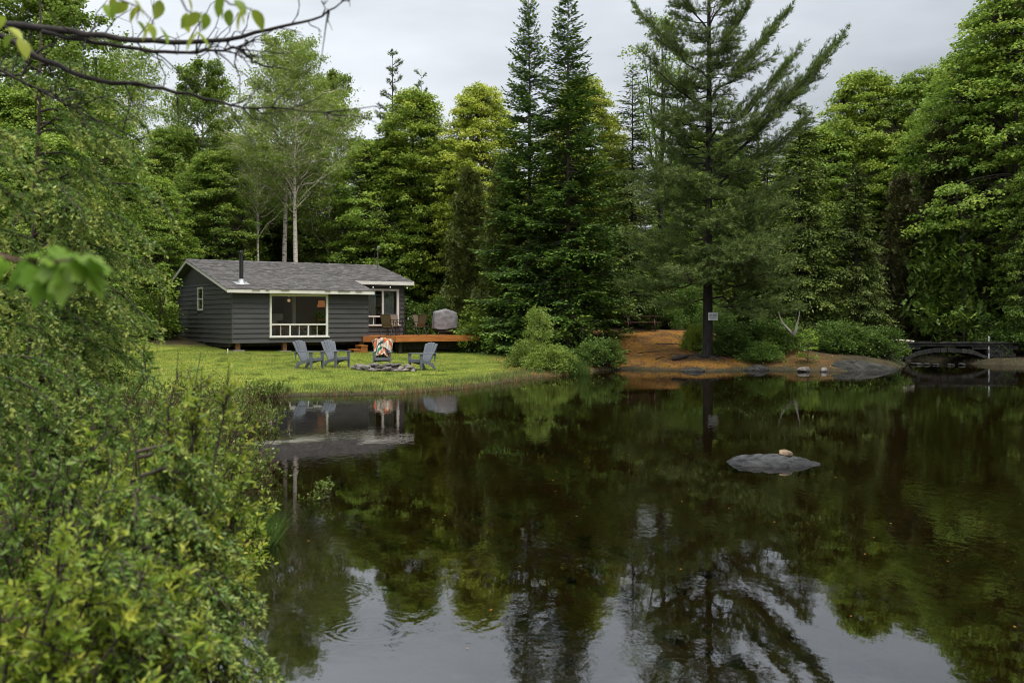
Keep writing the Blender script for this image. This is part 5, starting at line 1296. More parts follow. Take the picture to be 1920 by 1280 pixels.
TOPS = {'maple_a': 14.5, 'maple_b': 15.0, 'maple_c': 13.0, 'aspen': 16.0, 'birch_a': 17.5, 'birch_b': 15.5, 'fir_a': 18.0, 'fir_b': 18.0, 'hem_a': 14.0, 'hem_b': 16.0, 'cedar_a': 10.5, 'cedar_b': 6.5, 'cedar_c': 2.7, 'pine_far': 20.0, 'bush_a': 2.2, 'bush_b': 1.4, 'sapling': 2.3}
NAMES = {'maple': 'maple_tree', 'aspen': 'aspen_tree', 'birch': 'birch_tree', 'fir': 'fir_tree', 'hem': 'hemlock_tree', 'cedar': 'cedar_tree', 'pine': 'pine_tree', 'bush': 'shrub', 'sapling': 'sapling'}
def tree(kind, px, Y, top_py, label, rz=0.0, wide=1.0, leaf=None, bark=None, group=None, dz=0.0):
    X = PX(px, Y); zg = gz(X, Y); s = (ZZ(top_py, Y) - zg) / TOPS[kind]; base = kind.split('_')[0]
    cr, tr = PM[kind]
    return plant(NAMES[base], cr, tr, (X, Y, zg - 0.03 + dz), rz, s * wide, label, 'shrub' if base == 'bush' else ('sapling' if base == 'sapling' else 'tree'), group, M[leaf] if leaf else None, M[bark] if bark else None, sz=s, tname='stem' if base in ('bush', 'sapling') else 'trunk', cname='foliage' if base in ('bush', 'sapling') else 'crown')

# behind the cabin, left to right
tree('birch_b', 60, 36, -60, 'tall birch filling the top left corner behind the dark branch', 0.4, 1.25, leaf='l_green', bark='darkbark')
tree('maple_c', 75, 17, 250, 'dense leafy tree close behind the drooping larch', 1.7, 1.25)
tree('hem_a', 190, 20, 400, 'young hemlock in the shade left of the lawn', 0.7, 1.1, leaf='l_cedar_g')
tree('maple_c', 40, 33, 170, 'dense green maple at the left edge behind the drooping larch', 1.0, 1.1)
tree('maple_c', 165, 44, 175, 'green maple left of the cabin under the bare branch', 2.2, 1.05)
tree('hem_b', 250, 52, 230, 'dark hemlock left of the cabin, its top under the bare branch', 0.3, 1.2)
tree('maple_c', 285, 50, 330, 'low bright green maple just left of the cabin gable', 4.0, 1.25)
tree('birch_a', 240, 60, 85, 'airy birch left of the cabin with sky through its top', 1.2, 1.0, leaf='l_green')
tree('birch_b', 385, 57, 110, 'round-topped birch behind the cabin gable', 2.6, 1.05, leaf='l_green')
tree('maple_c', 405, 54, 285, 'rounded green tree behind the stove pipe', 0.9, 1.15)
tree('birch_a', 486, 54.5, 200, 'slender birch with a thin pale trunk behind the roof', 3.4, 0.75)
tree('birch_a', 531, 56, 62, 'tall white-trunked birch behind the roof, left of the pair', 0.0, 1.0)
tree('birch_a', 556, 54.8, 78, 'tall white-trunked birch behind the roof, right of the pair', 2.9, 1.0)
tree('birch_b', 618, 60, 130, 'birch behind the pair with wide thin crown', 5.1, 0.95)
tree('hem_a', 625, 62, 290, 'broad dark hemlock behind the white birch trunks', 0.2, 1.2)
tree('hem_a', 560, 66, 300, 'dark hemlock farthest back between the birch trunks', 1.2, 1.2)
tree('hem_b', 690, 60, 285, 'dark hemlock between the birches and the yellow-green maple', 1.9, 1.2)
tree('pine_far', 738, 78, 90, 'distant pine top rising above the yellow-green maple', 0.5, 0.9)
tree('pine_far', 790, 82, 130, 'second distant pine tip right of the taller one', 2.5, 0.7)
tree('maple_a', 772, 57, 172, 'full yellow-green maple right of the cabin roof', 0.6, 1.0, leaf='l_maple')
tree('maple_a', 905, 55, 165, 'pale yellow maple left of the twin firs', 3.0, 0.95)
tree('maple_a', 1095, 56, 150, 'yellow maple showing between and right of the fir tops', 4.4, 0.9)
tree('hem_a', 800, 62, 330, 'dark hemlock behind the grill and cedar', 3.3, 1.2)
# the clump at the lawn's end
tree('cedar_a', 880, 51.0, 320, 'olive cedar hanging over the right end of the deck', 0.8, 1.0)
tree('cedar_a', 945, 48.5, 300, 'olive cedar close left of the twin firs', 2.4, 0.9)
tree('fir_a', 992, 47.6, -14, 'tall dark fir with a spire top, left of the twin pair', 0.0, 0.86)
tree('fir_b', 1066, 46.5, -22, 'tall dark fir with a spire top, right of the twin pair', 1.3, 0.98)
tree('hem_b', 1185, 53, 120, 'thin dark spruce between the firs and the white pine', 0.7, 0.9, leaf='l_pine')
tree('aspen', 1240, 56, 28, 'slim aspen with light green leaves left of the white pine', 1.0, 1.0)
tree('hem_b', 1150, 58, 250, 'dark hemlock in the gap behind the right fir', 2.1, 1.2)
# right side
tree('hem_a', 1500, 47, 185, 'tall dark hemlock right of the white pine', 1.1, 0.92, leaf='l_hemlock')
tree('hem_a', 1605, 46, 300, 'wide drooping hemlock behind the hammock chair', 2.0, 0.85)
tree('hem_b', 1440, 54, 250, 'dark hemlock behind the white pine trunk', 4.0, 1.2)
tree('maple_b', 1620, 58, 140, 'bright green maple above the hemlocks', 0.4, 0.9, leaf='l_maple')
tree('maple_b', 1735, 57, 135, 'green maple with dark tufted top at the right', 2.4, 0.85, leaf='l_green')
tree('maple_b', 1815, 53, 105, 'tall green maple left of the huge one at the right edge', 5.0, 0.85, leaf='l_green')
tree('maple_b', 1900, 50, -20, 'huge layered maple rising at the right edge', 1.1, 1.0, leaf='l_green')
tree('maple_b', 1960, 46, 260, 'maple bough layers hanging low at the right edge', 3.7, 0.8, leaf='l_green')
tree('cedar_a', 1765, 50, 250, 'browning cedar in front of the right-hand maples', 0.5, 1.0, leaf='l_cedar_b')
tree('cedar_a', 1690, 50, 330, 'dull cedar beside the wide hemlock', 2.5, 1.0, leaf='l_cedar_b')
tree('cedar_b', 1770, 48.6, 395, 'broad green cedar behind the stone bridge', 1.0, 1.0)
tree('hem_a', 1900, 52, 380, 'black-green hemlock at the far right edge', 3.0, 1.0)
# the wood behind, one tree after another
rgf = np.random.default_rng(77)
GB = 'trees of the wood behind the clearing'
for i in range(34):
    px = -150 + 2250 * (i + rgf.uniform()) / 34; Y = rgf.uniform(66, 86)
    top = 330 + 60 * math.sin(i * 1.7) if px < 1150 else 270 + 50 * math.sin(i * 1.3)
    kind = ('hem_a', 'hem_b', 'maple_b', 'hem_a')[i % 4]
    tree(kind, px, Y, top, {'h': 'dark conifer deep in the wood, seen between nearer trees', 'm': 'leafy tree deep in the wood, seen between nearer trees'}[kind[0]], rgf.uniform(0, 6), 1.35, group=GB, leaf='l_green' if kind[0] == 'm' else None)
for i in range(20):                        # broadleaved wood standing close behind the first row
    px = (150, 215, 330, 440, 500, 700, 850, 960, 1130, 1290, 1380, 1530, 1580, 1660, 1700, 1780, 1830, 1870, 1930, 1990)[i]; tp_ = (230, 260, 240, 250, 330, 260, 270, 330, 330, 330, 300, 240, 260, 210, 250, 220, 210, 180, 150, 120)[i]
    tree('maple_c' if i % 2 else 'maple_b', px, 60.5 + 4 * math.sin(i * 2.1), tp_, 'mid-green tree filling a gap behind the first row of trees', i * 1.9, 1.15 if i % 2 else 1.0, leaf='l_green', group='broadleaved trees filling the gaps')
for i in range(22):
    px = 1130 + 850 * (i + rgf.uniform()) / 22 if i < 14 else -40 + 420 * (i - 14 + rgf.uniform()) / 8
    tree('bush_a', px, rgf.uniform(52, 58), 545 + rgf.uniform(-25, 25), 'leafy bush in the shade under the trees', rgf.uniform(0, 6), 1.1, group='understorey bushes under the trees')
for i in range(16):                        # dark young hemlocks closing the wood behind the cabin
    px = 180 + 700 * (i + rgf.uniform()) / 16
    tree('hem_a', px, rgf.uniform(60, 68), 420 + 40 * math.sin(i * 2.3), 'low dark hemlock closing the view behind the cabin', rgf.uniform(0, 6), 1.7, group='low hemlocks behind the cabin')
# shrubs along the bank
tree('bush_b', 1125, 39.9, 628, 'dense green shrub at the water right of the sapling', 0.3, 1.1)
tree('cedar_c', 1012, 37.3, 572, 'pale young cedar at the tip of the lawn', 0.6, 1.0, leaf='l_birch')
tree('bush_b', 1030, 36.6, 640, 'light green shrub hugging the lawn point at the water', 1.6, 1.15, leaf='l_birch')
tree('bush_b', 985, 38.6, 632, 'olive shrub under the left fir boughs', 2.6, 0.9, leaf='l_birch')
tree('bush_b', 1080, 40.2, 650, 'green shrub between the sapling and the dense shrub', 3.6, 1.1)
tree('bush_b', 1385, 42.4, 598, 'leafy green shrub right of the pine trunk', 0.1, 1.35)
tree('bush_b', 1445, 42.9, 592, 'leafy green shrub before the hammock chair', 1.1, 1.2)
tree('bush_b', 1425, 40.9, 636, 'low green shrub over the orange bank right of the pine', 2.2, 1.3)
tree('sapling', 1515, 39.9, 618, 'bright little maple sapling left of the bedrock', 0.5, 1.25, leaf='l_bright')
tree('bush_b', 1302, 43.2, 602, 'yellowish leafy shrub just left of the pine trunk', 0.8, 0.6, leaf='l_maple')
tree('bush_b', 1640, 43.6, 606, 'green shrub behind the sloping bedrock', 0.2, 1.2)
tree('bush_b', 1565, 43.8, 596, 'dark leafy shrub behind the mossy boulder', 2.2, 1.2)
tree('bush_a', 1892, 46.3, 594, 'green shrub right of the thin metal post', 3.2, 1.4)
tree('bush_a', 905, 48, 575, 'leafy shrub at the right end of the deck', 1.2, 1.2, leaf='l_green')
tree('bush_a', 800, 51, 560, 'dark leafy shrub behind the patio table', 4.2, 1.3)
tree('sapling', 300, 45, 500, 'thin sapling in the shade beside the gable', 1.2, 1.0, leaf='l_green')

for i, (px, Y, tp_) in enumerate(((235, 44, 560), (275, 46, 540), (305, 49, 545), (330, 52, 550), (190, 40, 570))):
    tree('bush_a', px, Y, tp_, ('bush at the shady lawn corner', 'bush under the trees by the gable', 'bush next to the thin sapling', 'bush behind the gable wall', 'bush at the far left of the lawn')[i], i * 1.3, 1.0, leaf='l_green')
rgg = np.random.default_rng(40)
# tufts left standing in the lawn, fallen leaves, roots and sticks
n = 9000; cxs, cys = rgg.uniform(-12, 0.5, 90), rgg.uniform(25.5, 41, 90); ii = rgg.integers(0, 90, n)
LAWN_TUFT = (cxs[ii] + rgg.normal(0, 0.09, n), cys[ii] + rgg.normal(0, 0.09, n))
# dead spruce with a crooked pale limb
Y = 47.4; X = PX(1806, Y); zg = gz(X, Y); wd = Wood()
pt = np.array([[0, 0, -0.2], [0.02, 0, 2.5], [-0.03, 0, 5.0], [-0.08, 0, 6.2], [-0.30, 0, 7.4], [-0.5, 0, 8.2]]); wd.tube(pt, [0.08, 0.075, 0.065, 0.055, 0.035, 0.012], 7)
for (z, dx, dz_) in ((4.4, 1.6, 1.7), (4.5, -0.7, 0.5), (5.1, -0.5, 0.5), (3.9, 0.8, 0.35), (5.6, 0.6, 0.7)):
    wd.tube(curve([0, 0, z], [dx, -0.3, z + dz_], 0.05, 5), [0.035, 0.028, 0.02, 0.014, 0.006], 5)
tag(obj('dead_tree', wd.mesh('dead_tree', M['darkbark']), None, (X, Y, zg)), 'bare dark dead trunk with crooked limbs before the cedar', 'dead tree')

# ------------------------------------------------------------------ sign on the pine, hammock chair
Y = 41.2 - 0.235; X, Z = PX(1337, Y), ZZ(593, Y); W, Hh = 0.20, 0.165
t = empty('sign', (X, Y, Z), R(3), 'small white notice board nailed to the pine trunk', 'sign')
sub('plate', MB().box(-W, W, -0.006, 0.006, -Hh, Hh), M['sign'], t)
def row(z, h, words, m):
    x = -0.15
    for wlen in words:
        for k in range(wlen):
            sub_x = x + k * 0.031; mbx.box(sub_x, sub_x + 0.024, -0.0085, -0.0065, z - h / 2, z + h / 2 * (0.6 + 0.4 * ((k * 7 + wlen) % 2)))
        x += wlen * 0.031 + 0.022
mbx = MB(); row(0.075, 0.038, (4, 5), None); row(0.005, 0.038, (2, 7), None); sub('lettering', mbx, M['ink'], t)
mbx = MB()
for z in (-0.055, -0.08, -0.125):
    mbx.box(-0.145 if z > -0.1 else -0.08, 0.145 if z > -0.1 else 0.08, -0.0085, -0.0065, z - 0.006, z + 0.006)
sub('small_print', mbx, M['inkgrey'], t)
Y = 41.7; t = empty('hammock_chair', (PX(1479, Y), Y, 0), 0, 'pale cloth hammock chair hanging from a spreader bar', 'hammock')
x0, x1, zt = PX(1459, Y) - PX(1479, Y), PX(1498, Y) - PX(1479, Y), ZZ(582, Y)
sub('spreader_bar', MB().tube([(x0 - 0.06, 0, zt + 0.05), (x1 + 0.02, 0.0, zt + 0.06)], 0.018, 8), M['twig'], t)
sub('rope', MB().tube([(x0, 0, zt + 0.05), (PX(1478, Y) - PX(1479, Y), 0.15, ZZ(548, Y))], 0.007, 5).tube([(x1, 0, zt + 0.06), (PX(1478, Y) - PX(1479, Y), 0.15, ZZ(548, Y))], 0.007, 5), M['twig'], t)
path = [(1459, 583, 0.06), (1463, 596, 0.10), (1468, 608, 0.16), (1476, 618, 0.26), (1484, 627, 0.32), (1489, 632, 0.32), (1493, 622, 0.28), (1495, 608, 0.18), (1498, 595, 0.11), (1499, 583, 0.06)]
tt = np.linspace(0, len(path) - 1, 40); pa = np.array(path, float); pq = np.stack([np.interp(tt, np.arange(len(pa)), pa[:, c]) for c in range(3)], 1)
for _ in range(2): pq[1:-1] = (pq[:-2] + 2 * pq[1:-1] + pq[2:]) / 4
vs = []; n, k = 40, 12; x00 = PX(1479, Y)
for i, (a, b, w) in enumerate(pq):
    for j in range(k):
        v = j / (k - 1) * 2 - 1
        vs.append((PX(a, Y) - x00 + 0.45 * w * v + 0.01 * math.sin(9 * v + i * 0.3), 0.9 * w * v, ZZ(b, Y) + 0.35 * w * v * v + 0.01 * math.sin(17 * v + i * 0.4)))
q = np.array([(i * k + j, (i + 1) * k + j, (i + 1) * k + j + 1, i * k + j + 1) for i in range(n - 1) for j in range(k - 1)])
obj('cloth_seat', np_mesh('hammock_cloth', vs, [q], M['hammock'], smooth=True), t)

# ------------------------------------------------------------------ grass, sedge and floating bits
def blades(name, X, Y, hgt, w, m, seed, label, tint, lean=0.35, cat='grass', zoff=0.0):
    rg_ = np.random.default_rng(seed); n = len(X); Z = height(X, Y) - 0.01 + zoff
    D = np.stack([rg_.normal(0, lean, n), rg_.normal(0, lean, n), np.ones(n)], 1); N = np.stack([rg_.normal(0, 1, n), rg_.normal(0, 1, n), np.full(n, 0.3)], 1)
    lv = Leaves(); lv.add(np.stack([X, Y, Z], 1), D, N, hgt, w, tint, 'tri', curl=0.0)
    return tag(obj(name, lv.mesh(name, m)), label, cat, kind='stuff')
n = 270000; gx, gy = rgg.uniform(-14, 2.6, n), rgg.uniform(24, 47, n); gd = shore_dist(gx, gy); lm = lawn_mask(gx, gy, gd)
loc = (gx - CAB_O.x) * math.cos(CAB_A) + (gy - CAB_O.y) * math.sin(CAB_A); lov = -(gx - CAB_O.x) * math.sin(CAB_A) + (gy - CAB_O.y) * math.cos(CAB_A)
inside = (lov > 0.15) & (loc > -0.2)
keep = (rgg.uniform(0, 1, n) < lm * 0.8) & ~inside; gx, gy, gd = gx[keep], gy[keep], gd[keep]
patch = 1.25 * wob(gx, gy, 0.5, 1.3) + 0.8 * wob(gx, gy, 1.5, 4.0) + 0.5 * wob(gx, gy, 4.2, 2.0)
blades('lawn_grass', gx, gy, rgg.uniform(0.035, 0.085, len(gx)) * (1 + 0.35 * patch), 0.012, M['grass'], 41, 'short mown grass covering the lawn by the pond', np.clip(0.45 + 0.24 * patch + rgg.normal(0, 0.14, len(gx)), 0, 0.95), 0.5)
n = 90000; gx, gy = rgg.uniform(-7.6, 3.2, n), rgg.uniform(23.5, 37.5, n); gd = shore_dist(gx, gy); clump = wob(gx, gy, 2.6, 0.7)
keep = (gd > -0.14) & (gd < 0.8 + 0.6 * clump) & (rgg.uniform(0, 1, n) < 0.35 + 0.5 * (clump > 0)); gx, gy, gd, cl_ = gx[keep], gy[keep], gd[keep], clump[keep]
blades('shore_grass', gx, gy, rgg.uniform(0.10, 0.30, len(gx)) * (1 + 0.5 * cl_) * np.clip(1.15 - gd * 0.6, 0.4, 1), 0.014, M['sedge'], 42, 'taller tufted grass and brown stalks along the lawn edge', np.clip(0.5 + 0.2 * cl_ + rgg.normal(0, 0.25, len(gx)) + 0.35 * (gd < 0.1), 0, 1), 0.32)
n = 36000; gx, gy = rgg.uniform(2.8, 24, n), rgg.uniform(36, 47, n); gd = shore_dist(gx, gy); clump = wob(gx, gy, 2.0, 2.7)
keep = (gd > -0.08) & (gd < 0.5 + 0.5 * clump) & (rgg.uniform(0, 1, n) < 0.5); gx, gy, gd, cl_ = gx[keep], gy[keep], gd[keep], clump[keep]
blades('bank_sedge', gx, gy, rgg.uniform(0.08, 0.24, len(gx)), 0.013, M['sedge'], 43, 'dark sedge fringing the far bank', np.clip(0.55 + rgg.normal(0, 0.3, len(gx)), 0, 1), 0.4)
n = 1500; a = rgg.uniform(0, 6.283, n); rr = np.sqrt(rgg.uniform(0, 1, n)); gx, gy = PX(1078, 36.6) + 0.55 * rr * np.cos(a), 36.7 + 0.5 * rr * np.sin(a)
blades('reed_tuft', gx, gy, rgg.uniform(0.35, 0.75, n), 0.016, M['rush'], 44, 'tuft of tall green rushes at the lawn point', rgg.uniform(0, 1, n), 0.22, 'reeds')
n = 26000; gx, gy = rgg.uniform(-1.5, 14, n), rgg.uniform(33.5, 50, n); gd = shore_dist(gx, gy); nm_ = needle_mask(gx, gy, gd)
keep = rgg.uniform(0, 1, n) < nm_ * 0.8; gx, gy = gx[keep], gy[keep]; m = len(gx)
lv = Leaves(); az = rgg.uniform(0, 6.283, m); Z = height(gx, gy) + 0.01
lv.add(np.stack([gx, gy, Z], 1), np.stack([np.cos(az), np.sin(az), rgg.uniform(0, 0.5, m)], 1), np.tile([0, 0, 1.0], (m, 1)) + rgg.normal(0, 0.3, (m, 3)), rgg.uniform(0.05, 0.13, m), 0.016, rgg.uniform(0, 1, m), 'diamond')
M['litter'] = leafmat('needle_litter', [(0, (0.16, 0.075, 0.025)), (0.5, (0.32, 0.16, 0.035)), (1, (0.42, 0.27, 0.07))], 0.1, 0.03)
tag(obj('needle_litter', lv.mesh('needle_litter', M['litter'])), 'orange fallen needles and leaves on the bank', 'litter', kind='stuff')
n = 260; fx, fy = rgg.uniform(-3, 14, n), rgg.uniform(6, 34, n); k = shore_dist(fx, fy) < -0.4; fx, fy = fx[k], fy[k]; n = len(fx); az = rgg.uniform(0, 6.283, n)
lv = Leaves(); lv.add(np.stack([fx, fy, np.full(n, 0.004)], 1), np.stack([np.cos(az), np.sin(az), np.zeros(n)], 1), np.tile([0, 0, 1.0], (n, 1)), rgg.uniform(0.008, 0.035, n), 0.008, rgg.uniform(0.5, 1, n), 'diamond', 0.0)
tag(obj('floating_debris', lv.mesh('floating_debris', M['litter'])), 'pale specks and leaf bits floating on the pond', 'debris', kind='stuff')
gx, gy = LAWN_TUFT; gd = shore_dist(gx, gy); k = (lawn_mask(gx, gy, gd) > 0.5) & (-(gx - CAB_O.x) * math.sin(CAB_A) + (gy - CAB_O.y) * math.cos(CAB_A) < -0.4); gx, gy = gx[k], gy[k]
blades('lawn_tuft', gx, gy, rgg.uniform(0.06, 0.14, len(gx)), 0.010, M['grass'], 46, 'uncut grass tufts scattered over the lawn', rgg.uniform(0.0, 0.7, len(gx)), 0.5)
wdr = Wood(); rr_ = np.random.default_rng(66)
for i in range(9):                         # roots spreading from the pine
    a = i * 0.7 + rr_.uniform(-.2, .2); L = rr_.uniform(0.6, 1.8); t_ = np.linspace(0.12, L, 9); bx, by = pine.location.x + t_ * np.cos(a + 0.25 * np.sin(3 * t_)), pine.location.y + t_ * np.sin(a + 0.25 * np.sin(3 * t_))
    wdr.tube(np.stack([bx, by, height(bx, by) + 0.05 * np.exp(-t_ * 2) - 0.006], 1), np.linspace(0.07, 0.014, 9), 6)
ro = obj('root', wdr.mesh('pine_roots', M['darkbark']), pine, tuple(-pine.location))
for i, (px, Y, L, a, lb) in enumerate(((1215, 43.0, 0.5, 0.3, 'fallen stick left of the pine on the needle bank'), (1262, 45.2, 0.8, -0.15, 'long fallen stick across the needle bank'), (1238, 41.2, 0.35, 0.9, 'short fallen stick near the water on the needle bank'), (1290, 42.4, 0.4, -0.6, 'forked stick beside the pine roots'))):
    X = PX(px, Y); z0, z1 = gz(X - L * math.cos(a), Y - L * math.sin(a)), gz(X + L * math.cos(a), Y + L * math.sin(a))
    tag(MB().tube([(-L * math.cos(a), -L * math.sin(a), z0 + 0.015), (0, 0.03, (z0 + z1) / 2 + 0.03), (L * math.cos(a), L * math.sin(a), z1 + 0.015)], [0.022, 0.018, 0.008], 6).build('stick', M['darkbark'], None, loc=(X, Y, 0)), lb, 'stick')
# stones on the pond bed
import bmesh
bmx = bmesh.new()
for i in range(90):
    x, y_ = rgg.uniform(-3, 8), rgg.uniform(6, 22)
    if shore_dist(np.array([x]), np.array([y_]))[0] > -0.6: continue
    s = rgg.uniform(0.1, 0.34)
    mt = Matrix.Translation((x, y_, gz(x, y_))) @ Matrix.Rotation(rgg.uniform(0, 6), 4, 'Z') @ Matrix.Diagonal((s * rgg.uniform(0.9, 1.6), s, s * 0.45, 1))
    r = bmesh.ops.create_icosphere(bmx, subdivisions=1, radius=1.0, matrix=mt)
    for v in r['verts']: v.co += Vector(rgg.normal(0, 0.1 * s, 3))
me = bpy.data.meshes.new('pond_bed_stones'); bmx.to_mesh(me); bmx.free(); me.materials.append(M['shorerock'])
tag(obj('pond_bed_stones', me), 'brown stones lying on the pond bed under the dark water', 'stones', kind='stuff')

# ------------------------------------------------------------------ near left bank: larch, shrubs, overhanging branch
def fg_larch(seed, loc, H, spec, label, rz=0.0):
    """soft drooping conifer close to the camera; spec = (z, azimuth, length)"""
    rng = np.random.default_rng(seed); lv, wd = Leaves(), Wood()
    tp = trunk_pts(rng, H, (0, 0), 0.05, 10); wd.tube(tp, 0.007 * H * (1 - np.linspace(0, 1, 10) * 0.9) + 0.002, 8)
    for (z, az, L) in spec:
        s = at_h(tp, z); t = np.linspace(0, 1, 8); p = np.zeros((8, 3))
        p[:, 0] = s[0] + L * t * math.cos(az); p[:, 1] = s[1] + L * t * math.sin(az); p[:, 2] = s[2] + L * (0.34 * t - 0.62 * t ** 2.2)
        p[1:] += rng.normal(0, 0.02 * L, (7, 3)); wd.tube(p, np.linspace(0.010, 0.002, 8), 5)
        nt = int(L * 26)
        for k in range(nt):
            f = 0.1 + 0.9 * (k + rng.uniform()) / nt; j = min(int(f * 7), 6); q = p[j] + (p[j + 1] - p[j]) * (f * 7 - j)
            ax = norm(p[min(j + 1, 7)] - p[j]); sd = norm(np.cross(ax, [0, 0, 1.0])) * rng.choice([-1, 1])
            l2 = (0.10 + 0.34 * L * (1.05 - f)) * rng.uniform(0.6, 1.15); d = norm(ax * 0.9 + sd * rng.uniform(0.25, 0.9) + [0, 0, rng.uniform(-.25, .1)])
            g = np.linspace(0, 1, 6)[:, None]; tw_ = q + d * (g * l2); tw_[:, 2] -= 0.45 * l2 * g[:, 0] ** 2
            wd.tube(tw_, np.linspace(0.0032, 0.0012, 6), 3)
            n = max(int(l2 / 0.0044), 10); g = rng.uniform(0, 1, n); P = q + d * (g * l2)[:, None]; P[:, 2] -= 0.45 * l2 * g ** 2
            D = norm(rng.normal(0, 0.75, (n, 3))) + d * 0.9; N = rng.normal(0, 1, (n, 3)) + [0, 0, 0.7]
            tip = 0.42 * np.clip((g - 0.55) / 0.45, 0, 1)
            lv.add(P, D, N, 0.036 * rng.uniform(0.7, 1.2, n), 0.0064, 0.47 + 0.1 * rng.normal() + tip + rng.normal(0, 0.1, n), 'diamond', 0.0)
    return plant('larch_tree', lv.mesh('larch_foliage', M['l_tama']), wd.mesh('larch_wood', M['twig']), loc, rz, 1.0, label, 'tree')
rl = np.random.default_rng(51)
def specs(n, z0, z1, l0, l1, fan=(-1.5, 1.2)):
    out = []
    for i in range(n):
        f = (i + rl.uniform()) / n; out.append((z0 + (z1 - z0) * f, rl.uniform(*fan), (l0 + (l1 - l0) * f) * rl.uniform(0.75, 1.1)))
    return out
Y = 7.2; X = PX(62, Y); g0 = gz(X, Y)
fg_larch(52, (X, Y, g0), 4.3, specs(38, 0.5, 3.7, 1.15, 0.5, (-2.2, 1.6)) + [(2.55, -0.25, 1.0), (2.3, 0.1, 0.92), (2.05, -0.45, 1.0), (1.75, -0.15, 0.9), (2.8, 0.2, 0.95), (3.15, -0.3, 0.9), (1.45, -0.5, 1.0), (1.2, -0.1, 1.0), (3.4, 0.1, 0.75), (2.65, -0.8, 1.0), (1.9, 0.3, 0.85), (1.0, -0.4, 1.0)], 'near drooping larch with yellow-tipped twigs at the left edge')
Y = 5.8; X = PX(-120, Y)
fg_larch(53, (X, Y, gz(X, Y)), 3.6, specs(26, 0.7, 3.0, 1.1, 0.6, (-1.3, 1.0)), 'soft larch boughs reaching in from outside the left edge')
Y = 4.9; X = PX(250, Y)
fg_larch(54, (X, Y, gz(X, Y)), 1.35, specs(16, 0.25, 1.25, 0.85, 0.4, (-1.4, 0.9)), 'small larch with pale drooping tips among the foreground shrubs')

Y = 4.0; X = PX(185, Y)
fg_larch(55, (X, Y, gz(X, Y)), 1.1, specs(16, 0.35, 1.05, 0.60, 0.35, (-1.2, 0.6)), 'little larch with pale drooping tips over the water')
Y = 4.6; X = PX(255, Y)
fg_larch(56, (X, Y, gz(X, Y)), 1.5, specs(14, 0.6, 1.4, 0.55, 0.35, (-1.3, 0.6)), 'larch sprays rising from the thicket edge')
LEAF_ME = {}
def leaf_piece(nm, m):
    if nm not in LEAF_ME:
        V, f, k = leaf_cards(np.zeros((1, 3)), np.array([[0, 1.0, 0]]), np.array([[0, 0, 1.0]]), 1.0, 0.21, 'lance', 0.35, 0.35)
        LEAF_ME[nm] = np_mesh(nm, V, [f], m, np.full(k, 0.62))
    return LEAF_ME[nm]

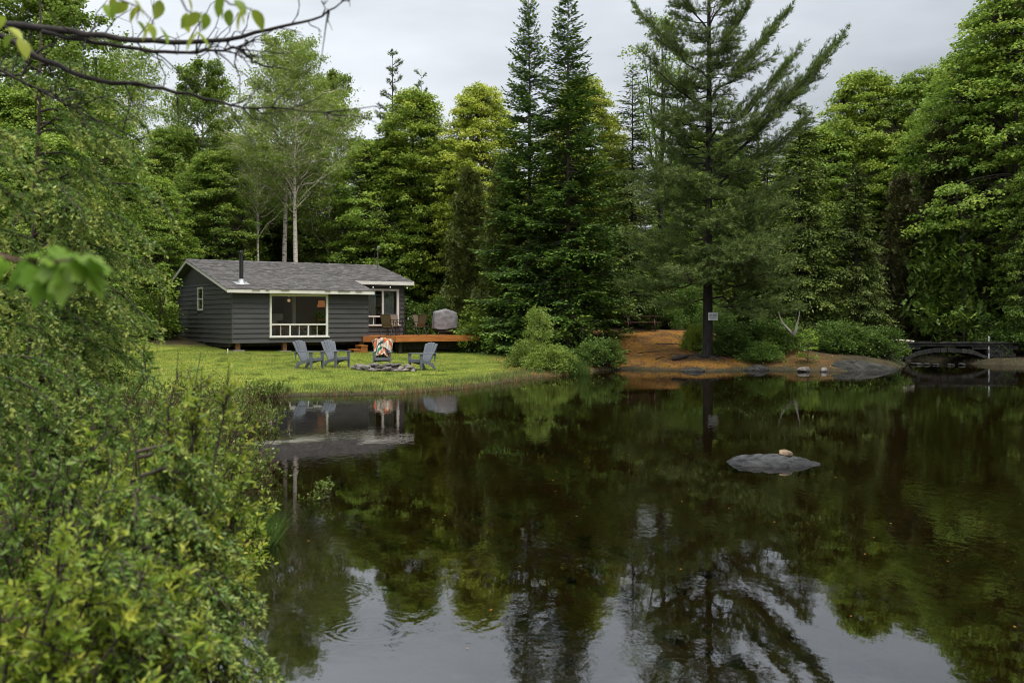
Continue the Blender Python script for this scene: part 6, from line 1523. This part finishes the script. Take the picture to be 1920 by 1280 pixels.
CAMP = np.array([0, 0, CAM_Z])
def fg_shrub(seed, loc, Rx, Hh, nst, leaf, label, single=0, name='shrub', m='l_shrub', lean=(0.12, -0.1), dense=1.0):
    """leafy shrub: arching stems, side twigs, whorls of lance-shaped leaves"""
    rng = np.random.default_rng(seed); lv, wd = Leaves(), Wood(); AP, AD, AN, AL, AT = [], [], [], [], []
    for i in range(int(nst * 0.8)):
        az = rng.uniform(0, 6.283); rr = Rx * math.sqrt(rng.uniform(0.05, 1)); hh = Hh * (1 - 0.45 * (rr / Rx) ** 2) * rng.uniform(0.55, 1.08)
        e = np.array([rr * math.cos(az) + lean[0] * hh, rr * math.sin(az) + lean[1] * hh, hh]); b = np.array([e[0] * 0.25, e[1] * 0.25, -0.05])
        p = curve(b, e, 0.10 * hh, 8, rng, 0.02); wd.tube(p, np.linspace(0.010, 0.003, 8), 5)
        for k in range(int(19 * dense)):
            f = 1 - 0.75 * rng.beta(1.0, 1.7); j = min(int(f * 7), 6); q = p[j] + (p[j + 1] - p[j]) * (f * 7 - j)
            d = norm(rng.normal(0, 0.7, 3) + [0.4 * math.cos(az), 0.4 * math.sin(az), 0.55]); l2 = rng.uniform(0.05, 0.19) * (1.25 - 0.5 * f)
            if k == 0: q = p[-1]; d = norm(np.array([0.2 * math.cos(az), 0.2 * math.sin(az), 1]))
            wd.tube(np.array([q, q + d * l2 * 0.5, q + d * l2]), [0.004, 0.003, 0.002], 4)
            nn = rng.integers(7, 13); g = np.sort(rng.uniform(0.15, 1.0, nn)) ; g[-3:] = 1.0
            A = rng.uniform(0, 6.283) + np.arange(nn) * 2.4; s1 = norm(np.cross(d, [0.3, 0.2, 0.9])); s2 = np.cross(d, s1)
            R_ = s1[None] * np.cos(A)[:, None] + s2[None] * np.sin(A)[:, None]
            D = norm(R_ * (1.15 - 0.55 * g)[:, None] + d[None] * (0.35 + 0.6 * g)[:, None] + [0, 0, 0.05]); N = norm(d[None] * 1.0 - R_ * 0.4 + [0, 0, 0.5] + rng.normal(0, 0.15, (nn, 3)))
            AP.append(q + d[None] * (g * l2)[:, None]); AD.append(D); AN.append(N); AL.append(leaf * 0.80 * rng.uniform(0.45, 1.25, nn) * (1.1 - 0.35 * (g == 1.0)))
            AT.append(0.42 + rng.normal(0, 0.12) + rng.normal(0, 0.12, nn) + 0.26 * g)
    AP, AD, AN, AL, AT = map(np.concatenate, (AP, AD, AN, AL, AT))
    e = empty(name, loc, 0, label, 'shrub')
    obj('stem', wd.mesh('shrub_stems', M['twig']), e)
    if single:                             # the leaves that show largest stand on their own
        cam_l = CAMP - np.array(loc); dist = np.linalg.norm(AP - cam_l, axis=1); vis = (AP @ norm(cam_l)) * 1.0 - 0.6 * dist
        pick = np.argsort(-vis)[:single]; msk = np.zeros(len(AP), bool); msk[pick] = True
        for i in np.where(msk)[0]:
            Dv = AD[i]; S = norm(np.cross(Dv, AN[i])); U = np.cross(S, Dv)
            mt = Matrix(((S[0], Dv[0], U[0], AP[i][0]), (S[1], Dv[1], U[1], AP[i][1]), (S[2], Dv[2], U[2], AP[i][2]), (0, 0, 0, 1))) @ Matrix.Diagonal((AL[i], AL[i], AL[i], 1))
            o = obj('leaf', leaf_piece(m + str(i % 4), M[m]), e); o.matrix_local = mt
        AP, AD, AN, AL, AT = AP[~msk], AD[~msk], AN[~msk], AL[~msk], AT[~msk]
    lv.add(AP, AD, AN, AL, AL * 0.21, AT, 'lance', 0.35, 0.35)
    o = obj('foliage', lv.mesh('shrub_foliage', M[m]), e); o['kind'] = 'stuff'
    return e
for nm_i in range(4):                      # four shades of single leaf
    V, f, k = leaf_cards(np.zeros((1, 3)), np.array([[0, 1.0, 0]]), np.array([[0, 0, 1.0]]), 1.0, 0.21, 'lance', 0.35, 0.35)
    LEAF_ME['l_shrub' + str(nm_i)] = np_mesh('shrub_leaf', V, [f], M['l_shrub'], np.full(k, 0.38 + 0.12 * nm_i))
def sh(px, Y): X = PX(px, Y); return (X, Y, gz(X, Y))
fg_shrub(61, sh(30, 3.7), 0.62, 1.12, 52, 0.054, 'nearest leafy shrub in the bottom left corner', 220, dense=1.25)
fg_shrub(62, sh(175, 4.2), 0.42, 1.12, 44, 0.052, 'leafy shrub leaning over the water at the lower left', 120)
fg_shrub(63, sh(10, 4.6), 0.75, 1.55, 54, 0.054, 'tall leafy shrub at the left edge behind the nearest one', 60, m='l_under')
fg_shrub(64, sh(165, 5.0), 0.55, 1.50, 50, 0.052, 'leafy shrub in the middle of the foreground thicket', 80)
fg_shrub(65, sh(300, 5.0), 0.34, 1.86, 26, 0.052, 'tall thin shrub whose tips reach up to the cabin', 60, lean=(0.12, -0.05))
fg_shrub(66, sh(250, 3.75), 0.26, 0.50, 16, 0.055, 'low leafy shrub dipping into the water at the bottom', 60)
fg_shrub(58, sh(270, 5.4), 0.45, 1.62, 38, 0.052, 'shrub under the tall thin tips at the thicket edge', 40)
fg_shrub(59, sh(355, 6.4), 0.42, 1.25, 30, 0.052, 'shrub nearest the bog bushes over the water', 20)
fg_shrub(68, sh(170, 6.4), 0.75, 1.65, 44, 0.058, 'tall shrub below the drooping larch twigs', 0, m='l_under')
fg_shrub(69, sh(345, 6.8), 0.5, 1.35, 34, 0.058, 'shrub beside the bog bushes at the thicket edge', 0)
fg_shrub(70, sh(60, 7.6), 0.8, 1.7, 40, 0.06, 'shrub at the foot of the drooping larch', 0, m='l_under')
fg_shrub(67, sh(-60, 3.3), 0.5, 1.0, 28, 0.062, 'leafy shrub cut by the left edge of the view', 40)

def gale(seed, loc, Rx, Hh, nst, label, m='l_gale', leaf=0.042, lean=(0.25, 0)):
    """bog bush: many fine upright reddish stems with small leaves towards the ends"""
    rng = np.random.default_rng(seed); lv, wd = Leaves(), Wood()
    for i in range(nst):
        az = rng.uniform(0, 6.283); rr = Rx * math.sqrt(rng.uniform(0, 1)); hh = Hh * rng.uniform(0.55, 1.05) * (1 - 0.4 * (rr / Rx) ** 2)
        b = np.array([rr * math.cos(az) * 0.5, rr * math.sin(az) * 0.5, -0.05]); e = np.array([rr * math.cos(az) + lean[0] * hh, rr * math.sin(az) + lean[1] * hh, hh])
        p = curve(b, e, 0.06 * hh, 6, rng, 0.02); wd.tube(p, np.linspace(0.008, 0.003, 6), 4)
        for k in range(7):
            f = rng.uniform(0.35, 1.0); j = min(int(f * 5), 4); q = p[j] + (p[j + 1] - p[j]) * (f * 5 - j); d = norm(rng.normal(0, 0.5, 3) + [0, 0, 0.8]); l2 = rng.uniform(0.08, 0.25)
            wd.tube(np.array([q, q + d * l2]), [0.004, 0.002], 3); n = rng.integers(9, 18); g = rng.uniform(0.2, 1.05, n)
            D = norm(rng.normal(0, 0.6, (n, 3)) + d * 0.9); N = rng.normal(0, 0.6, (n, 3)) + [0, 0, 0.8]
            lv.add(q + d * (g * l2)[:, None], D, N, leaf * rng.uniform(0.7, 1.3, n), leaf * 0.26, 0.42 + rng.normal(0, 0.18, n) + 0.5 * (rng.uniform(0, 1, n) < 0.08), 'diamond', 0.2)
    return plant('bog_bush', lv.mesh('bog_bush_foliage', M[m]), wd.mesh('bog_bush_wood', M['redtwig']), loc, 0, 1.0, label, 'shrub', cname='foliage', tname='stem')
gale(71, sh(300, 11.5), 0.85, 1.05, 60, 'olive bog bush over the water below the lawn corner')
gale(72, sh(395, 13.5), 0.75, 1.05, 60, 'bright-tipped bog bush in front of the cabin reflection')
gale(73, sh(330, 17.0), 1.1, 1.05, 60, 'bog bush at the corner where lawn meets the thicket')
gale(74, sh(350, 9.3), 0.6, 0.85, 50, 'reddish bog bush dipping into the pond at the left')
gale(75, sh(420, 10.8), 0.45, 0.65, 34, 'green-tipped bog bush standing in the water', lean=(0.45, 0))
gale(80, sh(440, 14.8), 0.6, 0.95, 44, 'fresh green bog bush beside the cabin reflection', lean=(0.3, 0))
gale(76, sh(230, 9.0), 0.8, 1.0, 50, 'bog bush behind the foreground thicket')
gale(77, sh(250, 14.0), 1.0, 1.2, 50, 'tall bog bush behind the thicket near the lawn')
gale(78, sh(500, 25.6), 0.7, 0.35, 36, 'low dark bush at the lawn corner by the water', leaf=0.05)
gale(79, sh(565, 11.3), 0.14, 0.42, 8, 'lone bright sprig standing out of the water', leaf=0.045, lean=(0.75, -0.1))
n = 1400; a = rgg.uniform(0, 6.283, n); rr = np.sqrt(rgg.uniform(0, 1, n)); gx, gy = PX(455, 9.1) + 0.30 * rr * np.cos(a), 9.1 + 0.30 * rr * np.sin(a)
blades('water_sedge', gx, gy, rgg.uniform(0.25, 0.5, n), 0.010, M['rush'], 45, 'green sedge tuft at the water below the bog bushes', rgg.uniform(0, 0.8, n), 0.45, 'sedge', zoff=0.1)

# the overhanging tree at the top left: limbs placed in the open air, trunk outside the view
wd = Wood(); OY = 5.0
def W3(px, py, Y): return np.array([PX(px, Y), Y, ZZ(py, Y)])
TX = np.array([-3.9, 5.4])
wd.tube(np.array([[TX[0] - 0.1, TX[1], 0.3], [TX[0], TX[1], 1.5], [TX[0] + 0.05, TX[1], 2.8], [TX[0] + 0.1, TX[1] - 0.1, 3.6], [TX[0] + 0.1, TX[1] - 0.1, 5.6]]), [0.16, 0.13, 0.11, 0.10, 0.05], 10)
def limb(pts, r0, r1, src=None, n=22):
    P = np.array([W3(*p) for p in pts])
    if src is not None: P = np.concatenate([[src], P])
    t = np.linspace(0, len(P) - 1, n); Q = np.stack([np.interp(t, np.arange(len(P)), P[:, k]) for k in range(3)], 1)
    for _ in range(2): Q[1:-1] = (Q[:-2] + 2 * Q[1:-1] + Q[2:]) / 4
    Q[1:-1] += np.random.default_rng(int(r0 * 1e5)).normal(0, 0.004, (n - 2, 3))
    wd.tube(Q, np.linspace(r0, r1, n), 7); return Q
root = np.array([TX[0] + 0.05, TX[1], 3.1])
LA = limb([(-60, 40, 5.2), (90, 55, 5.0), (190, 68, 4.9), (300, 82, 4.8), (430, 76, 4.7), (520, 50, 4.6), (600, 35, 4.55), (640, 5, 4.5)], 0.023, 0.003, root, 30)
LB = limb([(80, 60, 5.0), (180, 80, 4.95), (300, 100, 4.9), (380, 100, 4.9), (450, 92, 4.85), (480, 70, 4.8)], 0.013, 0.003)
LC = limb([(-40, 40, 5.3), (30, 85, 5.2), (95, 120, 5.1), (180, 154, 5.0), (260, 158, 5.0), (340, 172, 5.0), (420, 195, 4.95), (500, 207, 4.9), (610, 211, 4.9)], 0.020, 0.0025, root - [0, 0, 0.1], 30)
LD = limb([(-40, 120, 5.4), (0, 132, 5.4), (60, 160, 5.3), (140, 205, 5.3), (230, 248, 5.2)], 0.011, 0.0025, root - [0, 0, 0.35])
LE = limb([(-40, 132, 5.5), (40, 145, 5.4), (60, 110, 5.4), (80, 92, 5.4)], 0.010, 0.003)
LF = limb([(450, 92, 4.85), (480, 120, 4.85), (550, 133, 4.8)], 0.009, 0.002)
rt = np.random.default_rng(81)
for base in (LA, LB, LC, LD):
    for k in range(30):
        q = base[rt.integers(8, len(base))]; d = norm(np.array([rt.uniform(-0.2, 1), rt.normal(0, 0.4), rt.normal(0.1, 0.6)])); l = rt.uniform(0.06, 0.3)
        pts = curve(q, q + d * l, rt.normal(0, 0.02), 5, rt, 0.008); wd.tube(pts, np.linspace(0.004, 0.0015, 5), 4)
        if rt.uniform() < 0.6:
            e = pts[3] + norm(d + rt.normal(0, 0.6, 3)) * l * 0.5; wd.tube(np.array([pts[3], e]), [0.002, 0.001], 3)
ot = empty('overhanging_tree', (TX[0], TX[1], gz(*TX)), 0, 'near tree sending bare dark branches across the top left', 'tree')
o = obj('trunk', wd.mesh('overhanging_wood', M['darkbark']), ot, (-TX[0], -TX[1], -gz(*TX)))
def oval_leaf(m, tint):
    n = 9; vs, fs = [], []
    for i in range(n):
        u = i / (n - 1); w = 0.30 * math.sin(math.pi * u ** 0.85) ** 0.8 * (1 + 0.05 * (i % 2)); z = -0.18 * u * u
        vs += [(-w, u, z + 0.35 * w), (0, u, z), (w, u, z + 0.35 * w)]
    for i in range(n - 1):
        b = 3 * i; fs += [(b, b + 1, b + 4, b + 3), (b + 1, b + 2, b + 5, b + 4)]
    return np_mesh('oval_leaf', vs, [np.array(fs)], m, np.full(len(vs), tint), smooth=True)
OV = [oval_leaf(M['l_shrub'], 0.45 + 0.15 * k) for k in range(3)]
def hang(px, py, Y, L, az, drop, parent, me, roll=0.0):
    p = W3(px, py, Y); d = Vector((math.cos(az), math.sin(az) * 0.6, drop)).normalized()
    q = d.to_track_quat('Y', 'Z'); o = obj('leaf', me, parent, tuple(np.array(p) - np.array(parent.location)))
    o.rotation_mode = 'QUATERNION'; o.rotation_quaternion = q @ Matrix.Rotation(roll, 3, 'Y').to_quaternion(); o.scale = (L, L, L); return o
for i, (px, py) in enumerate([(196, 8), (240, 5), (262, 14), (256, 40), (275, 42), (290, 46), (225, 2), (300, 0), (350, 24), (358, 32), (378, 26), (372, 62), (386, 24), (405, 0), (350, -8), (430, 18), (445, 12), (458, 16), (440, 0), (472, 18), (210, -6), (300, 52), (365, 58), (250, 0), (420, -6), (8, 30), (14, 52), (22, 66), (2, 80), (36, 72)]):
    hang(px, py, 3.4 + 0.3 * math.sin(i), 0.066 * rt.uniform(0.8, 1.2), rt.uniform(-0.6, 3.6), -rt.uniform(0.7, 2.0), ot, OV[i % 3], rt.uniform(-0.9, 0.9))
for pts in ([(180, -20), (230, 2), (262, 14), (290, 46)], [(330, -20), (350, 20), (372, 30), (378, 60)], [(400, -20), (430, 8), (460, 14), (474, 20)], [(262, 14), (256, 38)], [(-20, 40), (10, 50), (36, 74)]):
    P = np.array([W3(a, b, 3.45) for a, b in pts]); wd2 = Wood(); wd2.tube(P, np.linspace(0.004, 0.0018, len(P)), 5)
    obj('twig', wd2.mesh('leafy_twig', M['twig']), ot, tuple(-np.array(ot.location)))

# a maple sprig close to the lens
def maple_leaf(m, tint):
    half = [(0.0, 0.0), (0.20, -0.06), (0.30, 0.06), (0.46, 0.14), (0.36, 0.24), (0.50, 0.46), (0.40, 0.47), (0.33, 0.56), (0.20, 0.45), (0.24, 0.72), (0.14, 0.74), (0.0, 1.0)]
    pts = half + [(-x, y) for x, y in half[-2:0:-1]]
    vs = [(0, 0.36, 0.0)] + [(x, y, 0.10 * abs(x) - 0.30 * (y - 0.3) ** 2 - 0.28 * x * x) for x, y in pts]; n = len(pts)
    fs = np.array([(0, 1 + i, 1 + (i + 1) % n) for i in range(n)])
    return np_mesh('maple_leaf', vs, [fs], m, np.full(len(vs), tint))
ML = [maple_leaf(M['l_bright'], 0.05 + 0.16 * k) for k in range(3)]
sp = empty('maple_sprig', tuple(W3(30, 500, 2.1)), 0, 'cluster of big pale maple leaves close at the left edge', 'branch')
wd3 = Wood(); P = np.array([W3(-140, 440, 2.3), W3(-30, 470, 2.15), W3(30, 488, 2.1), W3(90, 492, 2.05), W3(140, 486, 2.0)]); wd3.tube(P, [0.007, 0.006, 0.005, 0.004, 0.002], 6)
obj('twig', wd3.mesh('sprig_twig', M['redtwig']), sp, tuple(-np.array(sp.location))); wd3 = Wood()
wd3.tube(np.array([W3(-30, 470, 2.15), W3(-170, 520, 2.4), W3(-420, 700, 2.9), W3(-520, 1000, 3.1)]), [0.006, 0.008, 0.012, 0.016], 6)
obj('stem', wd3.mesh('sprig_stem', M['redtwig']), sp, tuple(-np.array(sp.location)))
for i, (px, py, az, dr, L, roll) in enumerate([(48, 488, 3.9, -1.6, 0.095, 0.3), (62, 476, 1.8, 0.05, 0.07, -0.2), (85, 480, -0.2, -0.3, 0.07, 0.4), (70, 500, 5.0, -2.2, 0.09, -0.5), (100, 495, 4.6, -2.5, 0.10, 0.6), (122, 478, 4.8, -1.5, 0.115, 0.0), (135, 478, 0.0, -0.9, 0.105, -0.3), (120, 486, 2.0, 0.5, 0.07, 0.2), (152, 482, -0.3, -1.4, 0.10, 0.5), (165, 478, -0.1, -0.7, 0.07, -0.2), (10, 490, 3.3, -0.9, 0.09, 0.2), (-8, 478, 2.9, -0.3, 0.09, 0.2)]):
    hang(px, py, 2.05, L, az, dr, sp, ML[i % 3], roll)
